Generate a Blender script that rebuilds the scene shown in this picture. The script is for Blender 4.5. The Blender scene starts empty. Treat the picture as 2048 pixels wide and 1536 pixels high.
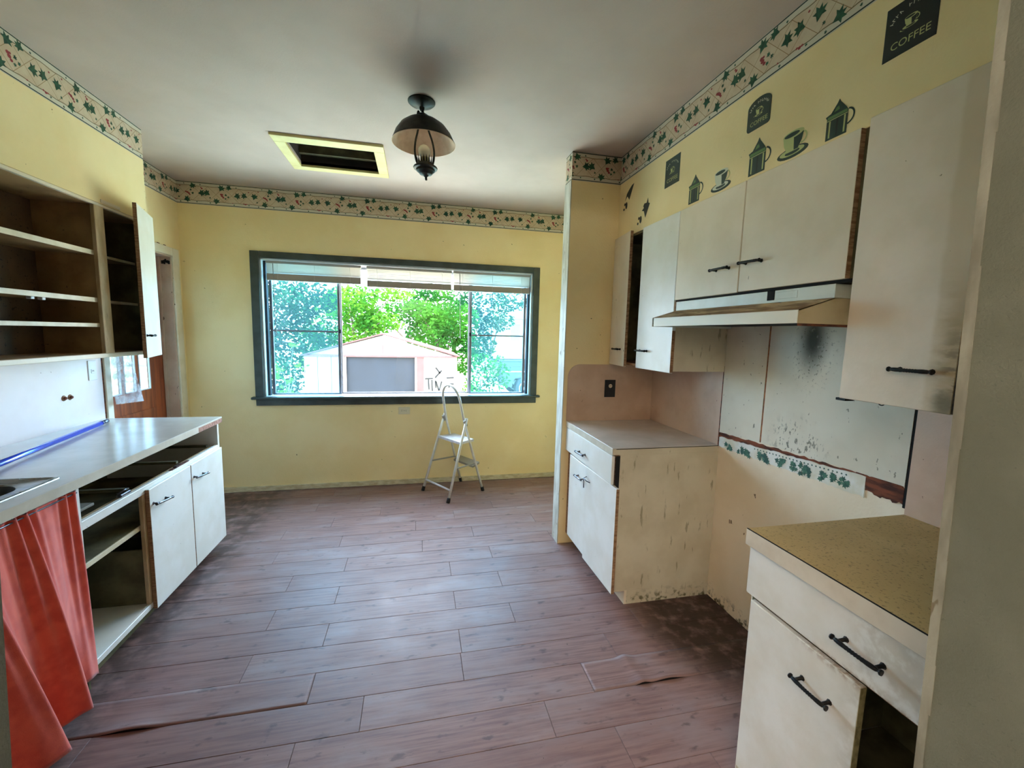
import bpy, bmesh, math, random
from mathutils import Vector, Matrix
random.seed(11)
S = bpy.context.scene
COL = S.collection

# ------------------------------------------------------------------ camera
F_PX, YAW, PITCH, ROLL, CAM_Z = 853.365, 0.2207, -0.1155, 0.0249, 1.507
fw = Vector((math.sin(YAW)*math.cos(PITCH), math.cos(YAW)*math.cos(PITCH), math.sin(PITCH)))
rt0 = Vector((math.cos(YAW), -math.sin(YAW), 0)); up0 = rt0.cross(fw)
rt = rt0*math.cos(ROLL) + up0*math.sin(ROLL); upv = -rt0*math.sin(ROLL) + up0*math.cos(ROLL)
cam_data = bpy.data.cameras.new('camera'); cam = bpy.data.objects.new('camera', cam_data); COL.objects.link(cam)
cam_data.sensor_width = 36.0; cam_data.lens = F_PX/2048*36; cam_data.clip_start = 0.02; cam_data.clip_end = 300
mw = Matrix((rt, upv, -fw)).transposed().to_4x4(); mw.translation = Vector((0, 0, CAM_Z)); cam.matrix_world = mw
S.camera = cam

# ------------------------------------------------------------------ world, sun, daylight, exposure
W = bpy.data.worlds.new('sky'); S.world = W; W.use_nodes = True
bgn = W.node_tree.nodes['Background']; bgn.inputs[0].default_value = (0.64, 0.77, 1.0, 1); bgn.inputs[1].default_value = 8.6
sun = bpy.data.lights.new('sun', 'SUN'); sun.energy = 14.0; sun.angle = 0.03; sun.color = (1, 0.95, 0.86)
so = bpy.data.objects.new('sun', sun); COL.objects.link(so)
so.rotation_euler = Vector((-0.62, 0.07, -0.78)).to_track_quat('-Z', 'Y').to_euler()   # high sun from the right, grazing the window wall
def portal(name, loc, direction, sx, sy):
    l = bpy.data.lights.new(name, 'AREA'); l.shape = 'RECTANGLE'; l.size = sx; l.size_y = sy; l.cycles.is_portal = True
    o = bpy.data.objects.new(name, l); COL.objects.link(o); o.location = loc
    o.rotation_euler = Vector(direction).to_track_quat('-Z', 'Y').to_euler()
XLH = -1.957
portal('window_daylight_portal', (-0.106, 4.45, 1.5), (0, -1, 0), 2.5, 1.25)
hl = bpy.data.lights.new('hall_fill_light', 'AREA'); hl.shape = 'RECTANGLE'; hl.size = 1.2; hl.size_y = 1.2; hl.energy = 100; hl.color = (0.98, 1.0, 0.97)
ho = bpy.data.objects.new('hall_fill_light', hl); COL.objects.link(ho); ho.location = (-0.9, -1.5, 1.9); ho.rotation_euler = (math.pi, 0, 0)     # unseen fill light added behind the camera, bounced off the hall ceiling
S.view_settings.view_transform = 'Standard'; S.view_settings.look = 'None'
S.view_settings.exposure = 1.52; S.view_settings.gamma = 1.0; S.view_settings.use_curve_mapping = False
S.cycles.use_denoising = True
S.cycles.max_bounces = 10; S.cycles.diffuse_bounces = 6; S.cycles.use_adaptive_sampling = True; S.cycles.adaptive_threshold = 0.015; S.cycles.transparent_max_bounces = 24
S.cycles.sample_clamp_indirect = 6.0; S.cycles.caustics_reflective = False; S.cycles.caustics_refractive = False

# ------------------------------------------------------------------ room dimensions (metres)
H = 2.7134; YB = 4.24; XL = -1.957; XR = 1.6855; XS = -1.669; XRS = 1.351
YS, YS2, XST = 2.809, 2.927, 1.001; HB = 0.181; YF0, YF = 0.29, 0.45; YE = 3.245
SOFL = 2.155; SOFR = 2.165

# ------------------------------------------------------------------ helpers
def srgb(r, g, b):
    f = lambda v: (v/255/12.92) if v/255 <= 0.04045 else ((v/255+0.055)/1.055)**2.4
    return (f(r), f(g), f(b), 1)
def new(): return bmesh.new()
def merge(bm, tb, M=None, mi=None):
    vm = {}
    for v in tb.verts: vm[v.index] = bm.verts.new(M @ v.co if M else v.co)
    for f in tb.faces:
        try: nf = bm.faces.new([vm[v.index] for v in f.verts])
        except ValueError: continue
        nf.smooth = f.smooth; nf.material_index = f.material_index if mi is None else mi
    tb.free()
def box(bm, x0, x1, y0, y1, z0, z1, bev=0.0015, mi=0, M=None, seg=1):
    tb = bmesh.new()
    bmesh.ops.create_cube(tb, size=1, matrix=Matrix.Translation(((x0+x1)/2, (y0+y1)/2, (z0+z1)/2)) @ Matrix.Diagonal((abs(x1-x0), abs(y1-y0), abs(z1-z0), 1)))
    b = min(bev, 0.3*min(abs(x1-x0), abs(y1-y0), abs(z1-z0)))
    if b > 0: bmesh.ops.bevel(tb, geom=list(tb.edges), offset=b, segments=seg, affect='EDGES', profile=0.5)
    tb.verts.index_update(); merge(bm, tb, M, mi); return bm
def bx(x0, x1, y0, y1, z0, z1, bev=0.0015): return box(new(), x0, x1, y0, y1, z0, z1, bev)
def tube(bm, pts, r, n=8, mi=0, cap=True):
    pts = [Vector(p) for p in pts]; N = len(pts)
    rr = r if isinstance(r, (list, tuple)) else [r]*N
    t = (pts[1]-pts[0]).normalized(); a = t.orthogonal().normalized(); rings = []
    for i, p in enumerate(pts):
        d = (pts[min(i+1, N-1)]-pts[max(i-1, 0)]).normalized()
        a = (a - d*a.dot(d)).normalized(); b = d.cross(a)
        rings.append([bm.verts.new(p + (a*math.cos(k*2*math.pi/n) + b*math.sin(k*2*math.pi/n))*rr[i]) for k in range(n)])
    for i in range(N-1):
        for k in range(n):
            f = bm.faces.new((rings[i][k], rings[i][(k+1) % n], rings[i+1][(k+1) % n], rings[i+1][k])); f.smooth = True; f.material_index = mi
    if cap:
        f = bm.faces.new(rings[0][::-1]); f.material_index = mi
        f = bm.faces.new(rings[-1]); f.material_index = mi
    return bm
def lathe(bm, prof, c, n=28, mi=0, M=None):
    c = Vector(c); rings = []
    for r, z in prof:
        ring = []
        for k in range(n):
            p = Vector((r*math.cos(2*math.pi*k/n), r*math.sin(2*math.pi*k/n), z))
            ring.append(bm.verts.new(c + (M @ p if M else p)))
        rings.append(ring)
    for i in range(len(rings)-1):
        for k in range(n):
            f = bm.faces.new((rings[i][k], rings[i][(k+1) % n], rings[i+1][(k+1) % n], rings[i+1][k])); f.smooth = True; f.material_index = mi
    return bm
def face(bm, pts, mi=0):
    f = bm.faces.new([bm.verts.new(p) for p in pts]); f.material_index = mi; return f
def prism(bm, poly, fn, d0, d1, mi=0):
    a = [bm.verts.new(fn(p[0], p[1], d0)) for p in poly]; b = [bm.verts.new(fn(p[0], p[1], d1)) for p in poly]
    fs = [bm.faces.new(a[::-1]), bm.faces.new(b)]
    for i in range(len(poly)): fs.append(bm.faces.new((a[i], a[(i+1) % len(poly)], b[(i+1) % len(poly)], b[i])))
    for f in fs: f.material_index = mi
    return bm
def woff(o):
    v = Vector((0, 0, 0))
    while o is not None: v += o.location; o = o.parent
    return v
def obj(name, bm, mats, parent=None, smooth=None, normals=True):
    if normals: bmesh.ops.recalc_face_normals(bm, faces=list(bm.faces))
    if parent is None:
        xs = [v.co.x for v in bm.verts]; ys = [v.co.y for v in bm.verts]; zs = [v.co.z for v in bm.verts]
        off = Vector(((min(xs)+max(xs))/2, (min(ys)+max(ys))/2, min(zs))); loc = off
    else: off = woff(parent); loc = Vector((0, 0, 0))
    for v in bm.verts: v.co -= off
    me = bpy.data.meshes.new(name); bm.to_mesh(me); bm.free()
    for m in (mats if isinstance(mats, (list, tuple)) else [mats]): me.materials.append(m)
    if smooth is not None:
        me.shade_smooth(); me.set_sharp_from_angle(angle=math.radians(smooth))
    o = bpy.data.objects.new(name, me); COL.objects.link(o); o.location = loc; o.parent = parent
    return o
def tag(o, label, cat=None, group=None, kind=None):
    o['label'] = label
    if cat: o['category'] = cat
    if group: o['group'] = group
    if kind: o['kind'] = kind
    return o
def thing(name, loc, label, cat, group=None):
    o = bpy.data.objects.new(name, None); COL.objects.link(o); o.location = loc; o.empty_display_size = 0.05
    return tag(o, label, cat, group)
def struct(name, bm, mats, label, smooth=None):
    o = obj(name, bm, mats, smooth=smooth); o['kind'] = 'structure'; o['label'] = label; return o

# ------------------------------------------------------------------ materials
def node(nt, t, **kw):
    n = nt.nodes.new(t)
    for k, v in kw.items(): setattr(n, k, v)
    return n
def mth(nt, op, a, b=None, clamp=False):
    n = node(nt, 'ShaderNodeMath', operation=op, use_clamp=clamp)
    for i, v in enumerate((a, b)):
        if v is None: continue
        if hasattr(v, 'is_output'): nt.links.new(v, n.inputs[i])
        else: n.inputs[i].default_value = v
    return n.outputs[0]
def rng(nt, v, a, b, c=0.0, d=1.0):
    n = node(nt, 'ShaderNodeMapRange', interpolation_type='SMOOTHSTEP' if (c, d) == (0.0, 1.0) else 'LINEAR'); nt.links.new(v, n.inputs[0])
    for i, x in zip((1, 2, 3, 4), (a, b, c, d)): n.inputs[i].default_value = x
    return n.outputs[0]
def mixc(nt, fac, a, b):
    n = node(nt, 'ShaderNodeMix', data_type='RGBA')
    for s, v in ((n.inputs[0], fac), (n.inputs[6], a), (n.inputs[7], b)):
        if hasattr(v, 'is_output'): nt.links.new(v, s)
        else: s.default_value = v
    return n.outputs[2]
def posn(nt): return node(nt, 'ShaderNodeNewGeometry').outputs['Position']
def xyz(nt, v):
    n = node(nt, 'ShaderNodeSeparateXYZ'); nt.links.new(v, n.inputs[0]); return n.outputs
def noise(nt, scale, stretch=(1, 1, 1), detail=4, rough=0.55, vec=None, off=(0, 0, 0)):
    m = node(nt, 'ShaderNodeMapping'); nt.links.new(vec or posn(nt), m.inputs[0]); m.inputs['Scale'].default_value = stretch; m.inputs['Location'].default_value = off
    n = node(nt, 'ShaderNodeTexNoise'); nt.links.new(m.outputs[0], n.inputs['Vector'])
    n.inputs['Scale'].default_value = scale; n.inputs['Detail'].default_value = detail; n.inputs['Roughness'].default_value = rough
    return n.outputs['Fac']
def blob(nt, c, sc, r0, r1):
    """1 inside, 0 outside of an ellipsoid around c"""
    a = node(nt, 'ShaderNodeVectorMath', operation='SUBTRACT'); nt.links.new(posn(nt), a.inputs[0]); a.inputs[1].default_value = c
    b = node(nt, 'ShaderNodeVectorMath', operation='MULTIPLY'); nt.links.new(a.outputs[0], b.inputs[0]); b.inputs[1].default_value = sc
    l = node(nt, 'ShaderNodeVectorMath', operation='LENGTH'); nt.links.new(b.outputs[0], l.inputs[0])
    return rng(nt, l.outputs['Value'], r1, r0)
def pmat(name, col, rough=0.6, col2=None, scale=6, lohi=(0.35, 0.65), stretch=(1, 1, 1), bump=0, bscale=150, metal=0, spec=0.5, spots=(), extra=None, rvar=0, coat=0, bstretch=(1, 1, 1)):
    m = bpy.data.materials.new(name); m.use_nodes = True; nt = m.node_tree; p = nt.nodes['Principled BSDF']
    p.inputs['Roughness'].default_value = rough; p.inputs['Metallic'].default_value = metal; p.inputs['Specular IOR Level'].default_value = spec
    if coat: p.inputs['Coat Weight'].default_value = coat; p.inputs['Coat Roughness'].default_value = 0.12
    c = col
    if col2 is not None: c = mixc(nt, rng(nt, noise(nt, scale, stretch), *lohi), col, col2)
    for sc, th, sw, scol, st in spots:      # scale, threshold, softness, colour, stretch
        c = mixc(nt, rng(nt, noise(nt, sc, st, 3), th, th+sw), c, scol)
    if extra: c = extra(nt, c)
    if hasattr(c, 'is_output'): nt.links.new(c, p.inputs['Base Color'])
    else: p.inputs['Base Color'].default_value = c
    if rvar: nt.links.new(rng(nt, noise(nt, 5, stretch), 0.3, 0.7, rough-rvar, rough+rvar), p.inputs['Roughness'])
    if bump:
        b = node(nt, 'ShaderNodeBump'); b.inputs['Strength'].default_value = bump; b.inputs['Distance'].default_value = 0.004
        nt.links.new(noise(nt, bscale, bstretch), b.inputs['Height']); nt.links.new(b.outputs[0], p.inputs['Normal'])
    return m
M_yellow = pmat('yellow_wall_paint', srgb(247, 226, 172), 0.55, srgb(242, 218, 160), 3, bump=0.25, bscale=90, spots=[(28, 0.745, 0.02, srgb(120, 100, 60), (1, 1, 1))])
M_ceil = pmat('ceiling_paint', srgb(200, 181, 168), 0.75, srgb(192, 173, 159), 2.2, bump=0.15, bscale=120)
M_white = pmat('white_gloss_paint', srgb(238, 236, 228), 0.35, srgb(230, 226, 214), 5, bump=0.1, bscale=60, spots=[(60, 0.74, 0.03, srgb(150, 135, 105), (1, 1, 1))])
M_cream = pmat('aged_cream_paint', srgb(236, 222, 198), 0.42, srgb(226, 210, 182), 4, bump=0.12, bscale=70, spots=[(45, 0.72, 0.03, srgb(130, 110, 78), (1, 1, 0.35))])
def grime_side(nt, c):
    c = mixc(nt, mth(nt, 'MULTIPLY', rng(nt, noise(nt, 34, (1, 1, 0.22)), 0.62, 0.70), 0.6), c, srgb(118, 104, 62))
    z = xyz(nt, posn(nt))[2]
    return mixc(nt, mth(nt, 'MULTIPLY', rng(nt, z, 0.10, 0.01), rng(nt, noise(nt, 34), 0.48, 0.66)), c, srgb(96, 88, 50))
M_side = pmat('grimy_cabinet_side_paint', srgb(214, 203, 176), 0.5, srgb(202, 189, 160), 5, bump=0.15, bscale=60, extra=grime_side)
M_edge = pmat('bare_plywood_edge', srgb(170, 132, 96), 0.8, srgb(128, 92, 62), 20, stretch=(1, 1, 6), bump=0.3, bscale=120)
M_inside = pmat('unpainted_cabinet_inside', srgb(176, 146, 100), 0.75, srgb(140, 110, 70), 5, bump=0.2, bscale=80, spots=[(70, 0.68, 0.05, srgb(90, 70, 44), (1, 1, 1))])
M_tanframe = pmat('tan_face_frame', srgb(206, 180, 140), 0.6, srgb(186, 156, 112), 12, stretch=(2, 2, 0.6), bump=0.15, spots=[(18, 0.66, 0.1, srgb(150, 120, 82), (1, 1, 0.4))])
M_insdark = pmat('stained_cabinet_inside', srgb(120, 112, 78), 0.8, srgb(78, 74, 48), 6, bump=0.2, bscale=80)
M_lam = pmat('counter_laminate', srgb(214, 207, 198), 0.22, srgb(204, 196, 186), 6, spec=0.5, spots=[(220, 0.68, 0.04, srgb(188, 178, 164), (1, 1, 1))])
M_lamedge = pmat('counter_front_laminate', srgb(216, 206, 186), 0.4, srgb(202, 190, 168), 8)
def ct_dirty(nt, c):
    return mixc(nt, mth(nt, 'MULTIPLY', rng(nt, noise(nt, 120), 0.56, 0.66), 0.5), c, srgb(96, 76, 44))
M_lambrown = pmat('greasy_brown_counter_laminate', srgb(212, 186, 130), 0.5, srgb(196, 168, 112), 3, extra=ct_dirty)
M_splash = pmat('pale_splash_laminate', srgb(242, 230, 226), 0.35, srgb(236, 222, 216), 4, spots=[(30, 0.74, 0.02, srgb(150, 120, 96), (1, 1, 1))])
M_splashtan = pmat('pinkish_tan_splash_laminate', srgb(214, 186, 162), 0.4, srgb(202, 170, 144), 5, bump=0.1, spots=[(60, 0.72, 0.04, srgb(130, 96, 72), (1, 1, 1))])
def soot(nt, c):
    n = noise(nt, 34, detail=6)
    s = mth(nt, 'MULTIPLY', blob(nt, (1.68, 1.535, 1.515), (0, 1, 0.50), 0.012, 0.100), rng(nt, n, 0.05, 0.42))
    c = mixc(nt, mth(nt, 'MULTIPLY', s, 0.93, True), c, srgb(34, 34, 20))
    s2 = mth(nt, 'MULTIPLY', blob(nt, (1.68, 1.53, 1.48), (0, 1, 0.6), 0.03, 0.15), rng(nt, noise(nt, 75, detail=5), 0.58, 0.64))
    c = mixc(nt, mth(nt, 'MULTIPLY', s2, 0.8), c, srgb(80, 82, 58))
    s3 = mth(nt, 'MULTIPLY', blob(nt, (1.68, 1.57, 1.05), (0, 0.8, 1), 0.04, 0.15), rng(nt, noise(nt, 70, (1, 1, 0.5), 5), 0.56, 0.62))
    c = mixc(nt, mth(nt, 'MULTIPLY', s3, 0.8), c, srgb(90, 90, 70))
    s4 = rng(nt, noise(nt, 48, (1, 1, 0.6), 3), 0.69, 0.72)
    return mixc(nt, mth(nt, 'MULTIPLY', s4, 0.7), c, srgb(100, 98, 76))
M_stove = pmat('sooty_white_wall_panel', srgb(228, 224, 206), 0.7, srgb(218, 212, 192), 4, spec=0.2, extra=soot)
M_rust = pmat('rust_brown_board', srgb(132, 72, 46), 0.9, srgb(70, 40, 28), 24, stretch=(1, 0.4, 2), bump=0.6, bscale=60)
M_rustline = pmat('rusty_seam_strip', srgb(178, 116, 66), 0.8, srgb(130, 78, 44), 40)
M_black = pmat('near_black_gap', srgb(22, 19, 16), 0.9)
M_iron = pmat('black_wrought_iron', srgb(26, 24, 22), 0.45, srgb(40, 36, 30), 60, metal=0.6)
M_chrome = pmat('worn_metal_pull', srgb(120, 118, 122), 0.28, srgb(60, 58, 62), 60, metal=0.9)
M_winframe = pmat('dark_green_grey_window_paint', srgb(66, 76, 72), 0.4, srgb(54, 62, 58), 10, bump=0.2, bscale=60)
M_jamb = pmat('pale_grey_jamb_paint', srgb(214, 218, 220), 0.45, srgb(200, 206, 208), 6)
M_sash = pmat('grey_aluminium_sash', srgb(150, 150, 158), 0.4, srgb(128, 128, 136), 10, metal=0.5)
M_sashdark = pmat('dark_sash_rubber', srgb(40, 42, 48), 0.6)
M_slat = pmat('white_blind_slat', srgb(226, 222, 214), 0.4)
def slat_mat():
    m = bpy.data.materials.new('white_translucent_blind_slat'); m.use_nodes = True; nt = m.node_tree; p = nt.nodes['Principled BSDF']; out = nt.nodes['Material Output']
    p.inputs['Base Color'].default_value = srgb(222, 216, 208); p.inputs['Roughness'].default_value = 0.4
    t = node(nt, 'ShaderNodeBsdfTranslucent'); t.inputs[0].default_value = srgb(214, 208, 200); mx = node(nt, 'ShaderNodeMixShader'); mx.inputs[0].default_value = 0.16
    nt.links.new(p.outputs[0], mx.inputs[1]); nt.links.new(t.outputs[0], mx.inputs[2]); nt.links.new(mx.outputs[0], out.inputs[0]); return m
M_slat = slat_mat()
M_blindrail = pmat('beige_grey_blind_rail', srgb(168, 160, 150), 0.45)
M_cord = pmat('blind_wand_plastic', srgb(150, 146, 142), 0.3)
def lite(nm, tint, mixf, rough=0.0):
    m = bpy.data.materials.new(nm); m.use_nodes = True; nt = m.node_tree; nt.nodes.clear()
    out = node(nt, 'ShaderNodeOutputMaterial'); tr = node(nt, 'ShaderNodeBsdfTransparent'); tr.inputs[0].default_value = tint
    gl = node(nt, 'ShaderNodeBsdfGlossy'); gl.inputs['Roughness'].default_value = 0.03
    fr = node(nt, 'ShaderNodeFresnel'); gg_ = node(nt, 'ShaderNodeNewGeometry'); nt.links.new(rng(nt, gg_.outputs['Backfacing'], 0, 1, 1.45, 1/1.45), fr.inputs[0])
    mx = node(nt, 'ShaderNodeMixShader'); nt.links.new(fr.outputs[0], mx.inputs[0]); nt.links.new(tr.outputs[0], mx.inputs[1]); nt.links.new(gl.outputs[0], mx.inputs[2])
    if mixf:
        tl = node(nt, 'ShaderNodeBsdfTranslucent'); tl.inputs[0].default_value = (0.45, 0.85, 0.95, 1)
        m2 = node(nt, 'ShaderNodeMixShader'); m2.inputs[0].default_value = mixf
        nt.links.new(mx.outputs[0], m2.inputs[1]); nt.links.new(tl.outputs[0], m2.inputs[2]); nt.links.new(m2.outputs[0], out.inputs[0])
    else: nt.links.new(mx.outputs[0], out.inputs[0])
    return m
M_glass = lite('clear_window_glass', (0.97, 1, 0.99, 1), 0)
M_doorglass = lite('pale_blue_tinted_door_glass', (0.44, 0.54, 0.56, 1), 0.0)  # blue tint added to cut the daylight through the door panes
M_hazeglass = lite('dusty_blue_screened_glass', (0.58, 0.88, 0.98, 1), 0.014)
def wood(nt, c):
    oi = node(nt, 'ShaderNodeObjectInfo')
    ve = node(nt, 'ShaderNodeVectorMath', operation='ADD'); nt.links.new(posn(nt), ve.inputs[0])
    cb = node(nt, 'ShaderNodeCombineXYZ'); nt.links.new(mth(nt, 'MULTIPLY', oi.outputs['Random'], 37.0), cb.inputs[2]); nt.links.new(cb.outputs[0], ve.inputs[1])
    grain = noise(nt, 7, (0.6, 11, 1), 6, 0.6, ve.outputs[0])
    broad = noise(nt, 3.2, (0.8, 2.2, 1), 5, 0.6, ve.outputs[0])
    c = mixc(nt, rng(nt, grain, 0.35, 0.68), srgb(150, 118, 110), srgb(122, 92, 88))
    c = mixc(nt, rng(nt, broad, 0.42, 0.75), c, srgb(152, 132, 130))
    c = mixc(nt, mth(nt, 'MULTIPLY', oi.outputs['Random'], 0.40), c, srgb(122, 94, 90))
    # grey wear and dark scuffs
    c = mixc(nt, mth(nt, 'MULTIPLY', rng(nt, noise(nt, 14, (0.7, 1.6, 1), 6), 0.60, 0.70), 0.55), c, srgb(66, 54, 54))
    c = mixc(nt, rng(nt, noise(nt, 55, detail=2), 0.76, 0.78), c, srgb(40, 30, 26))
    # grime where the stove stood and along the cupboards
    g = mth(nt, 'MULTIPLY', blob(nt, (1.52, 1.86, 0), (1.0, 0.75, 0), 0.20, 0.46), rng(nt, noise(nt, 16, detail=6), 0.2, 0.55))
    c = mixc(nt, mth(nt, 'MULTIPLY', g, 0.88, True), c, srgb(44, 34, 26))
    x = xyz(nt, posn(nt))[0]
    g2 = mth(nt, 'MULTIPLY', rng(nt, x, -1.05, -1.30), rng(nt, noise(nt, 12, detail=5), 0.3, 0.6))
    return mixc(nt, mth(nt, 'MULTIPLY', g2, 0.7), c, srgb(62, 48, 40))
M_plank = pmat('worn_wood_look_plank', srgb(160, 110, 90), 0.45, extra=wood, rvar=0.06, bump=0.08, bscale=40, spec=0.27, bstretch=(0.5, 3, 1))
M_sub = pmat('dark_subfloor', srgb(40, 32, 28), 0.9)
M_hall = pmat('hall_wall_paint', srgb(200, 196, 184), 0.8)
M_jambgrey = pmat('shaded_doorway_paint', srgb(112, 115, 100), 0.6, srgb(100, 103, 88), 6, bump=0.35, bscale=260, spots=[(140, 0.66, 0.05, srgb(96, 100, 86), (1, 1, 1))])  # whitish paint given a grey-green tone for the shade on it
M_trimwhite = pmat('chipped_white_trim', srgb(214, 214, 202), 0.5, srgb(186, 182, 166), 18, stretch=(1, 1, 0.3), bump=0.4, bscale=60, spots=[(30, 0.66, 0.03, srgb(140, 128, 104), (1, 1, 0.4))])
M_base = pmat('scuffed_baseboard_paint', srgb(214, 204, 172), 0.55, srgb(190, 174, 136), 14, stretch=(1, 1, 3), spots=[(40, 0.68, 0.04, srgb(120, 96, 66), (0.4, 1, 2))])

# ================================================================== THE ROOM
WT = 0.16
# ---- floor with planks
bm = new(); box(bm, XL-WT, XR+WT, -2.8, YB+WT, -0.12, -0.009, 0)
floor = struct('floor', bm, M_sub, 'floor of worn wood-look planks')
PW = 0.1655; Y0P = 1.534; LP = 0.95
joints = {-6: -.1, -5: .3, -4: -.3, -3: .1, -2: -.2, -1: -.437, 0: -.215, 1: -.02, 2: -.743, 3: -.443, 4: -.742, 5: -.448, 6: -.742, 7: -.45, 8: .036, 9: -.535, 10: -.01, 11: .3, 12: -.3, 13: .12, 14: -.5, 15: .2, 16: -.1}
GAP = 0.0006
def plank(x0, x1, y0, y1, lift=None):
    bm = new()
    if lift is None: box(bm, x0+GAP, x1-GAP, y0+GAP, y1-GAP, -0.009, 0.0, 0.0011)
    else:
        nx, ny = 64, 10; g = []
        for i in range(nx+1):
            row = []
            for j in range(ny+1):
                x = x0+GAP+(x1-x0-2*GAP)*i/nx; y = y0+GAP+(y1-y0-2*GAP)*j/ny
                row.append((x, y, lift(x, y)))
            g.append(row)
        top = [[bm.verts.new(p) for p in r] for r in g]; bot = [[bm.verts.new((p[0], p[1], p[2]-0.004)) for p in r] for r in g]
        for i in range(nx):
            for j in range(ny):
                bm.faces.new((top[i][j], top[i+1][j], top[i+1][j+1], top[i][j+1])).smooth = True
                bm.faces.new((bot[i][j], bot[i][j+1], bot[i+1][j+1], bot[i+1][j])).smooth = True
        ring = [(i, 0) for i in range(nx)] + [(nx, j) for j in range(ny)] + [(i, ny) for i in range(nx, 0, -1)] + [(0, j) for j in range(ny, 0, -1)]
        for k in range(len(ring)):
            a, b = ring[k], ring[(k+1) % len(ring)]
            bm.faces.new((top[a[0]][a[1]], bot[a[0]][a[1]], bot[b[0]][b[1]], top[b[0]][b[1]]))
    return obj('plank', bm, M_plank, floor)
def ridge(x, y):            # buckled sheet near the missing stove
    u = 0.955 + 0.10*(1.694-y)
    h = math.exp(-((x-u)/0.030)**2)*0.012 + math.exp(-((x-1.06-0.2*(1.69-y))/0.07)**2)*0.013*max(0, (1.66-y)/0.13)
    return h*(0.35+0.65*abs((y-1.615)/0.08))
def curl(x, y):             # lifted plank edge beside the curtain
    return 0.013*math.exp(-((x+1.05)/0.09)**2)*max(0, 1-(y-1.694)/0.10)**1.5 if y > 1.69 else 0
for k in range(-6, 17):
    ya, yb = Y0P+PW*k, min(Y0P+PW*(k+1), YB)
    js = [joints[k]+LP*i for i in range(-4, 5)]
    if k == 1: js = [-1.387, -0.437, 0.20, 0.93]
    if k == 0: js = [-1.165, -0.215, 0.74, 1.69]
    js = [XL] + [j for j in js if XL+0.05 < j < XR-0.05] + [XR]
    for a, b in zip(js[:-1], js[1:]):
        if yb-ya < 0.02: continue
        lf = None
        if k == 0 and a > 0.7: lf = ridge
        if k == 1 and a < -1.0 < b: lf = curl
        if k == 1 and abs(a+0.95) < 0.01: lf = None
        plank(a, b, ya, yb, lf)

# ---- ceiling with the attic hatch hole
HX0, HX1, HY0, HY1 = -0.828, -0.281, 3.155, 3.567
bm = new()
for a in ((XL-WT, HX0, -2.8, YB+WT), (HX1, XR+WT, -2.8, YB+WT), (HX0, HX1, -2.8, HY0), (HX0, HX1, HY1, YB+WT)): box(bm, *a, H, H+0.02, 0)
ceiling = struct('ceiling', bm, M_ceil, 'off-white painted ceiling')
bm = new(); a0, a1, b0, b1 = HX0-0.5, HX1+0.5, HY0-0.5, HY1+0.35
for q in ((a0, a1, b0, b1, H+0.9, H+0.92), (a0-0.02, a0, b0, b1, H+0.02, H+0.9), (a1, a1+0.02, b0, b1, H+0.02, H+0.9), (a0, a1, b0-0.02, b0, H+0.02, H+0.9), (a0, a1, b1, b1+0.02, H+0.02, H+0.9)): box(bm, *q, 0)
struct('wall_attic', bm, M_black, 'dark attic space above the hatch')  # attic walls coloured near black to stand in for the darkness
att = obj('attic_joist', bx(HX0-0.05, HX1+0.1, HY1-0.06, HY1-0.02, H+0.06, H+0.17), M_insdark); att['kind'] = 'structure'; att['label'] = 'dull wooden joist inside the attic hatch'
M_hatch = pmat('pale_yellow_hatch_trim', srgb(232, 220, 156), 0.5, srgb(224, 208, 140), 8)
hb = bx(-0.895, -0.213, 3.06, HY0, H-0.016, H+0.002, 0.002); trim1 = struct('trim_1', hb, M_hatch, 'pale yellow trim boards framing the attic hatch')
for q in ((-0.895, -0.213, HY1, 3.64), (-0.895, HX0, HY0, HY1), (HX1, -0.213, HY0, HY1)): obj('trim_board', bx(*q, H-0.016, H+0.002, 0.002), M_hatch, trim1)
lin = new()
for q in ((HX0, HX1, HY0-0.012, HY0), (HX0, HX1, HY1, HY1+0.012), (HX0-0.012, HX0, HY0, HY1), (HX1, HX1+0.012, HY0, HY1)): box(lin, *q, H+0.0, H+0.12, 0)
obj('shaft_lining', lin, pmat('shade_dark_lining', srgb(44, 36, 26), 0.9), trim1)  # lining coloured dark so the hatch opening looks shaded

# ---- back wall with the window hole
WX0, WX1, WZ0, WZ1 = -1.352, 1.140, 0.882, 2.120
bm = new()
for q in ((XL-WT, WX0, 0, H), (WX1, XR+WT, 0, H), (WX0, WX1, 0, WZ0), (WX0, WX1, WZ1, H)): box(bm, q[0], q[1], YB, YB+0.15, q[2]-0.0, q[3], 0)
wall_back = struct('wall_back', bm, M_yellow, 'yellow wall with the wide window')
# ---- left wall with the door hole
DY0, DY1, DZ = 3.262, 4.092, 2.075
bm = new()
for q in ((-0.0+YF0, DY0, 0, H), (DY1, YB, 0, H), (DY0, DY1, DZ, H)): box(bm, XL-0.14, XL, q[0], q[1], q[2], q[3], 0)
wall_left = struct('wall_left', bm, M_yellow, 'yellow left wall with the outside door')
# ---- right wall
wall_right = struct('wall_right', bx(XR, XR+WT, YF0, YB, 0, H, 0), pmat('cream_wall_paint', srgb(240, 226, 200), 0.6, srgb(232, 216, 186), 4, bump=0.2, bscale=80, spots=[(30, 0.72, 0.02, srgb(120, 100, 70), (1, 1, 0.5))], extra=lambda nt, c: mixc(nt, mth(nt, 'MULTIPLY', rng(nt, xyz(nt, posn(nt))[2], 0.10, 0.01), rng(nt, noise(nt, 30, detail=5), 0.48, 0.62)), c, srgb(84, 74, 46))), 'cream right wall behind the missing stove')
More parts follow.
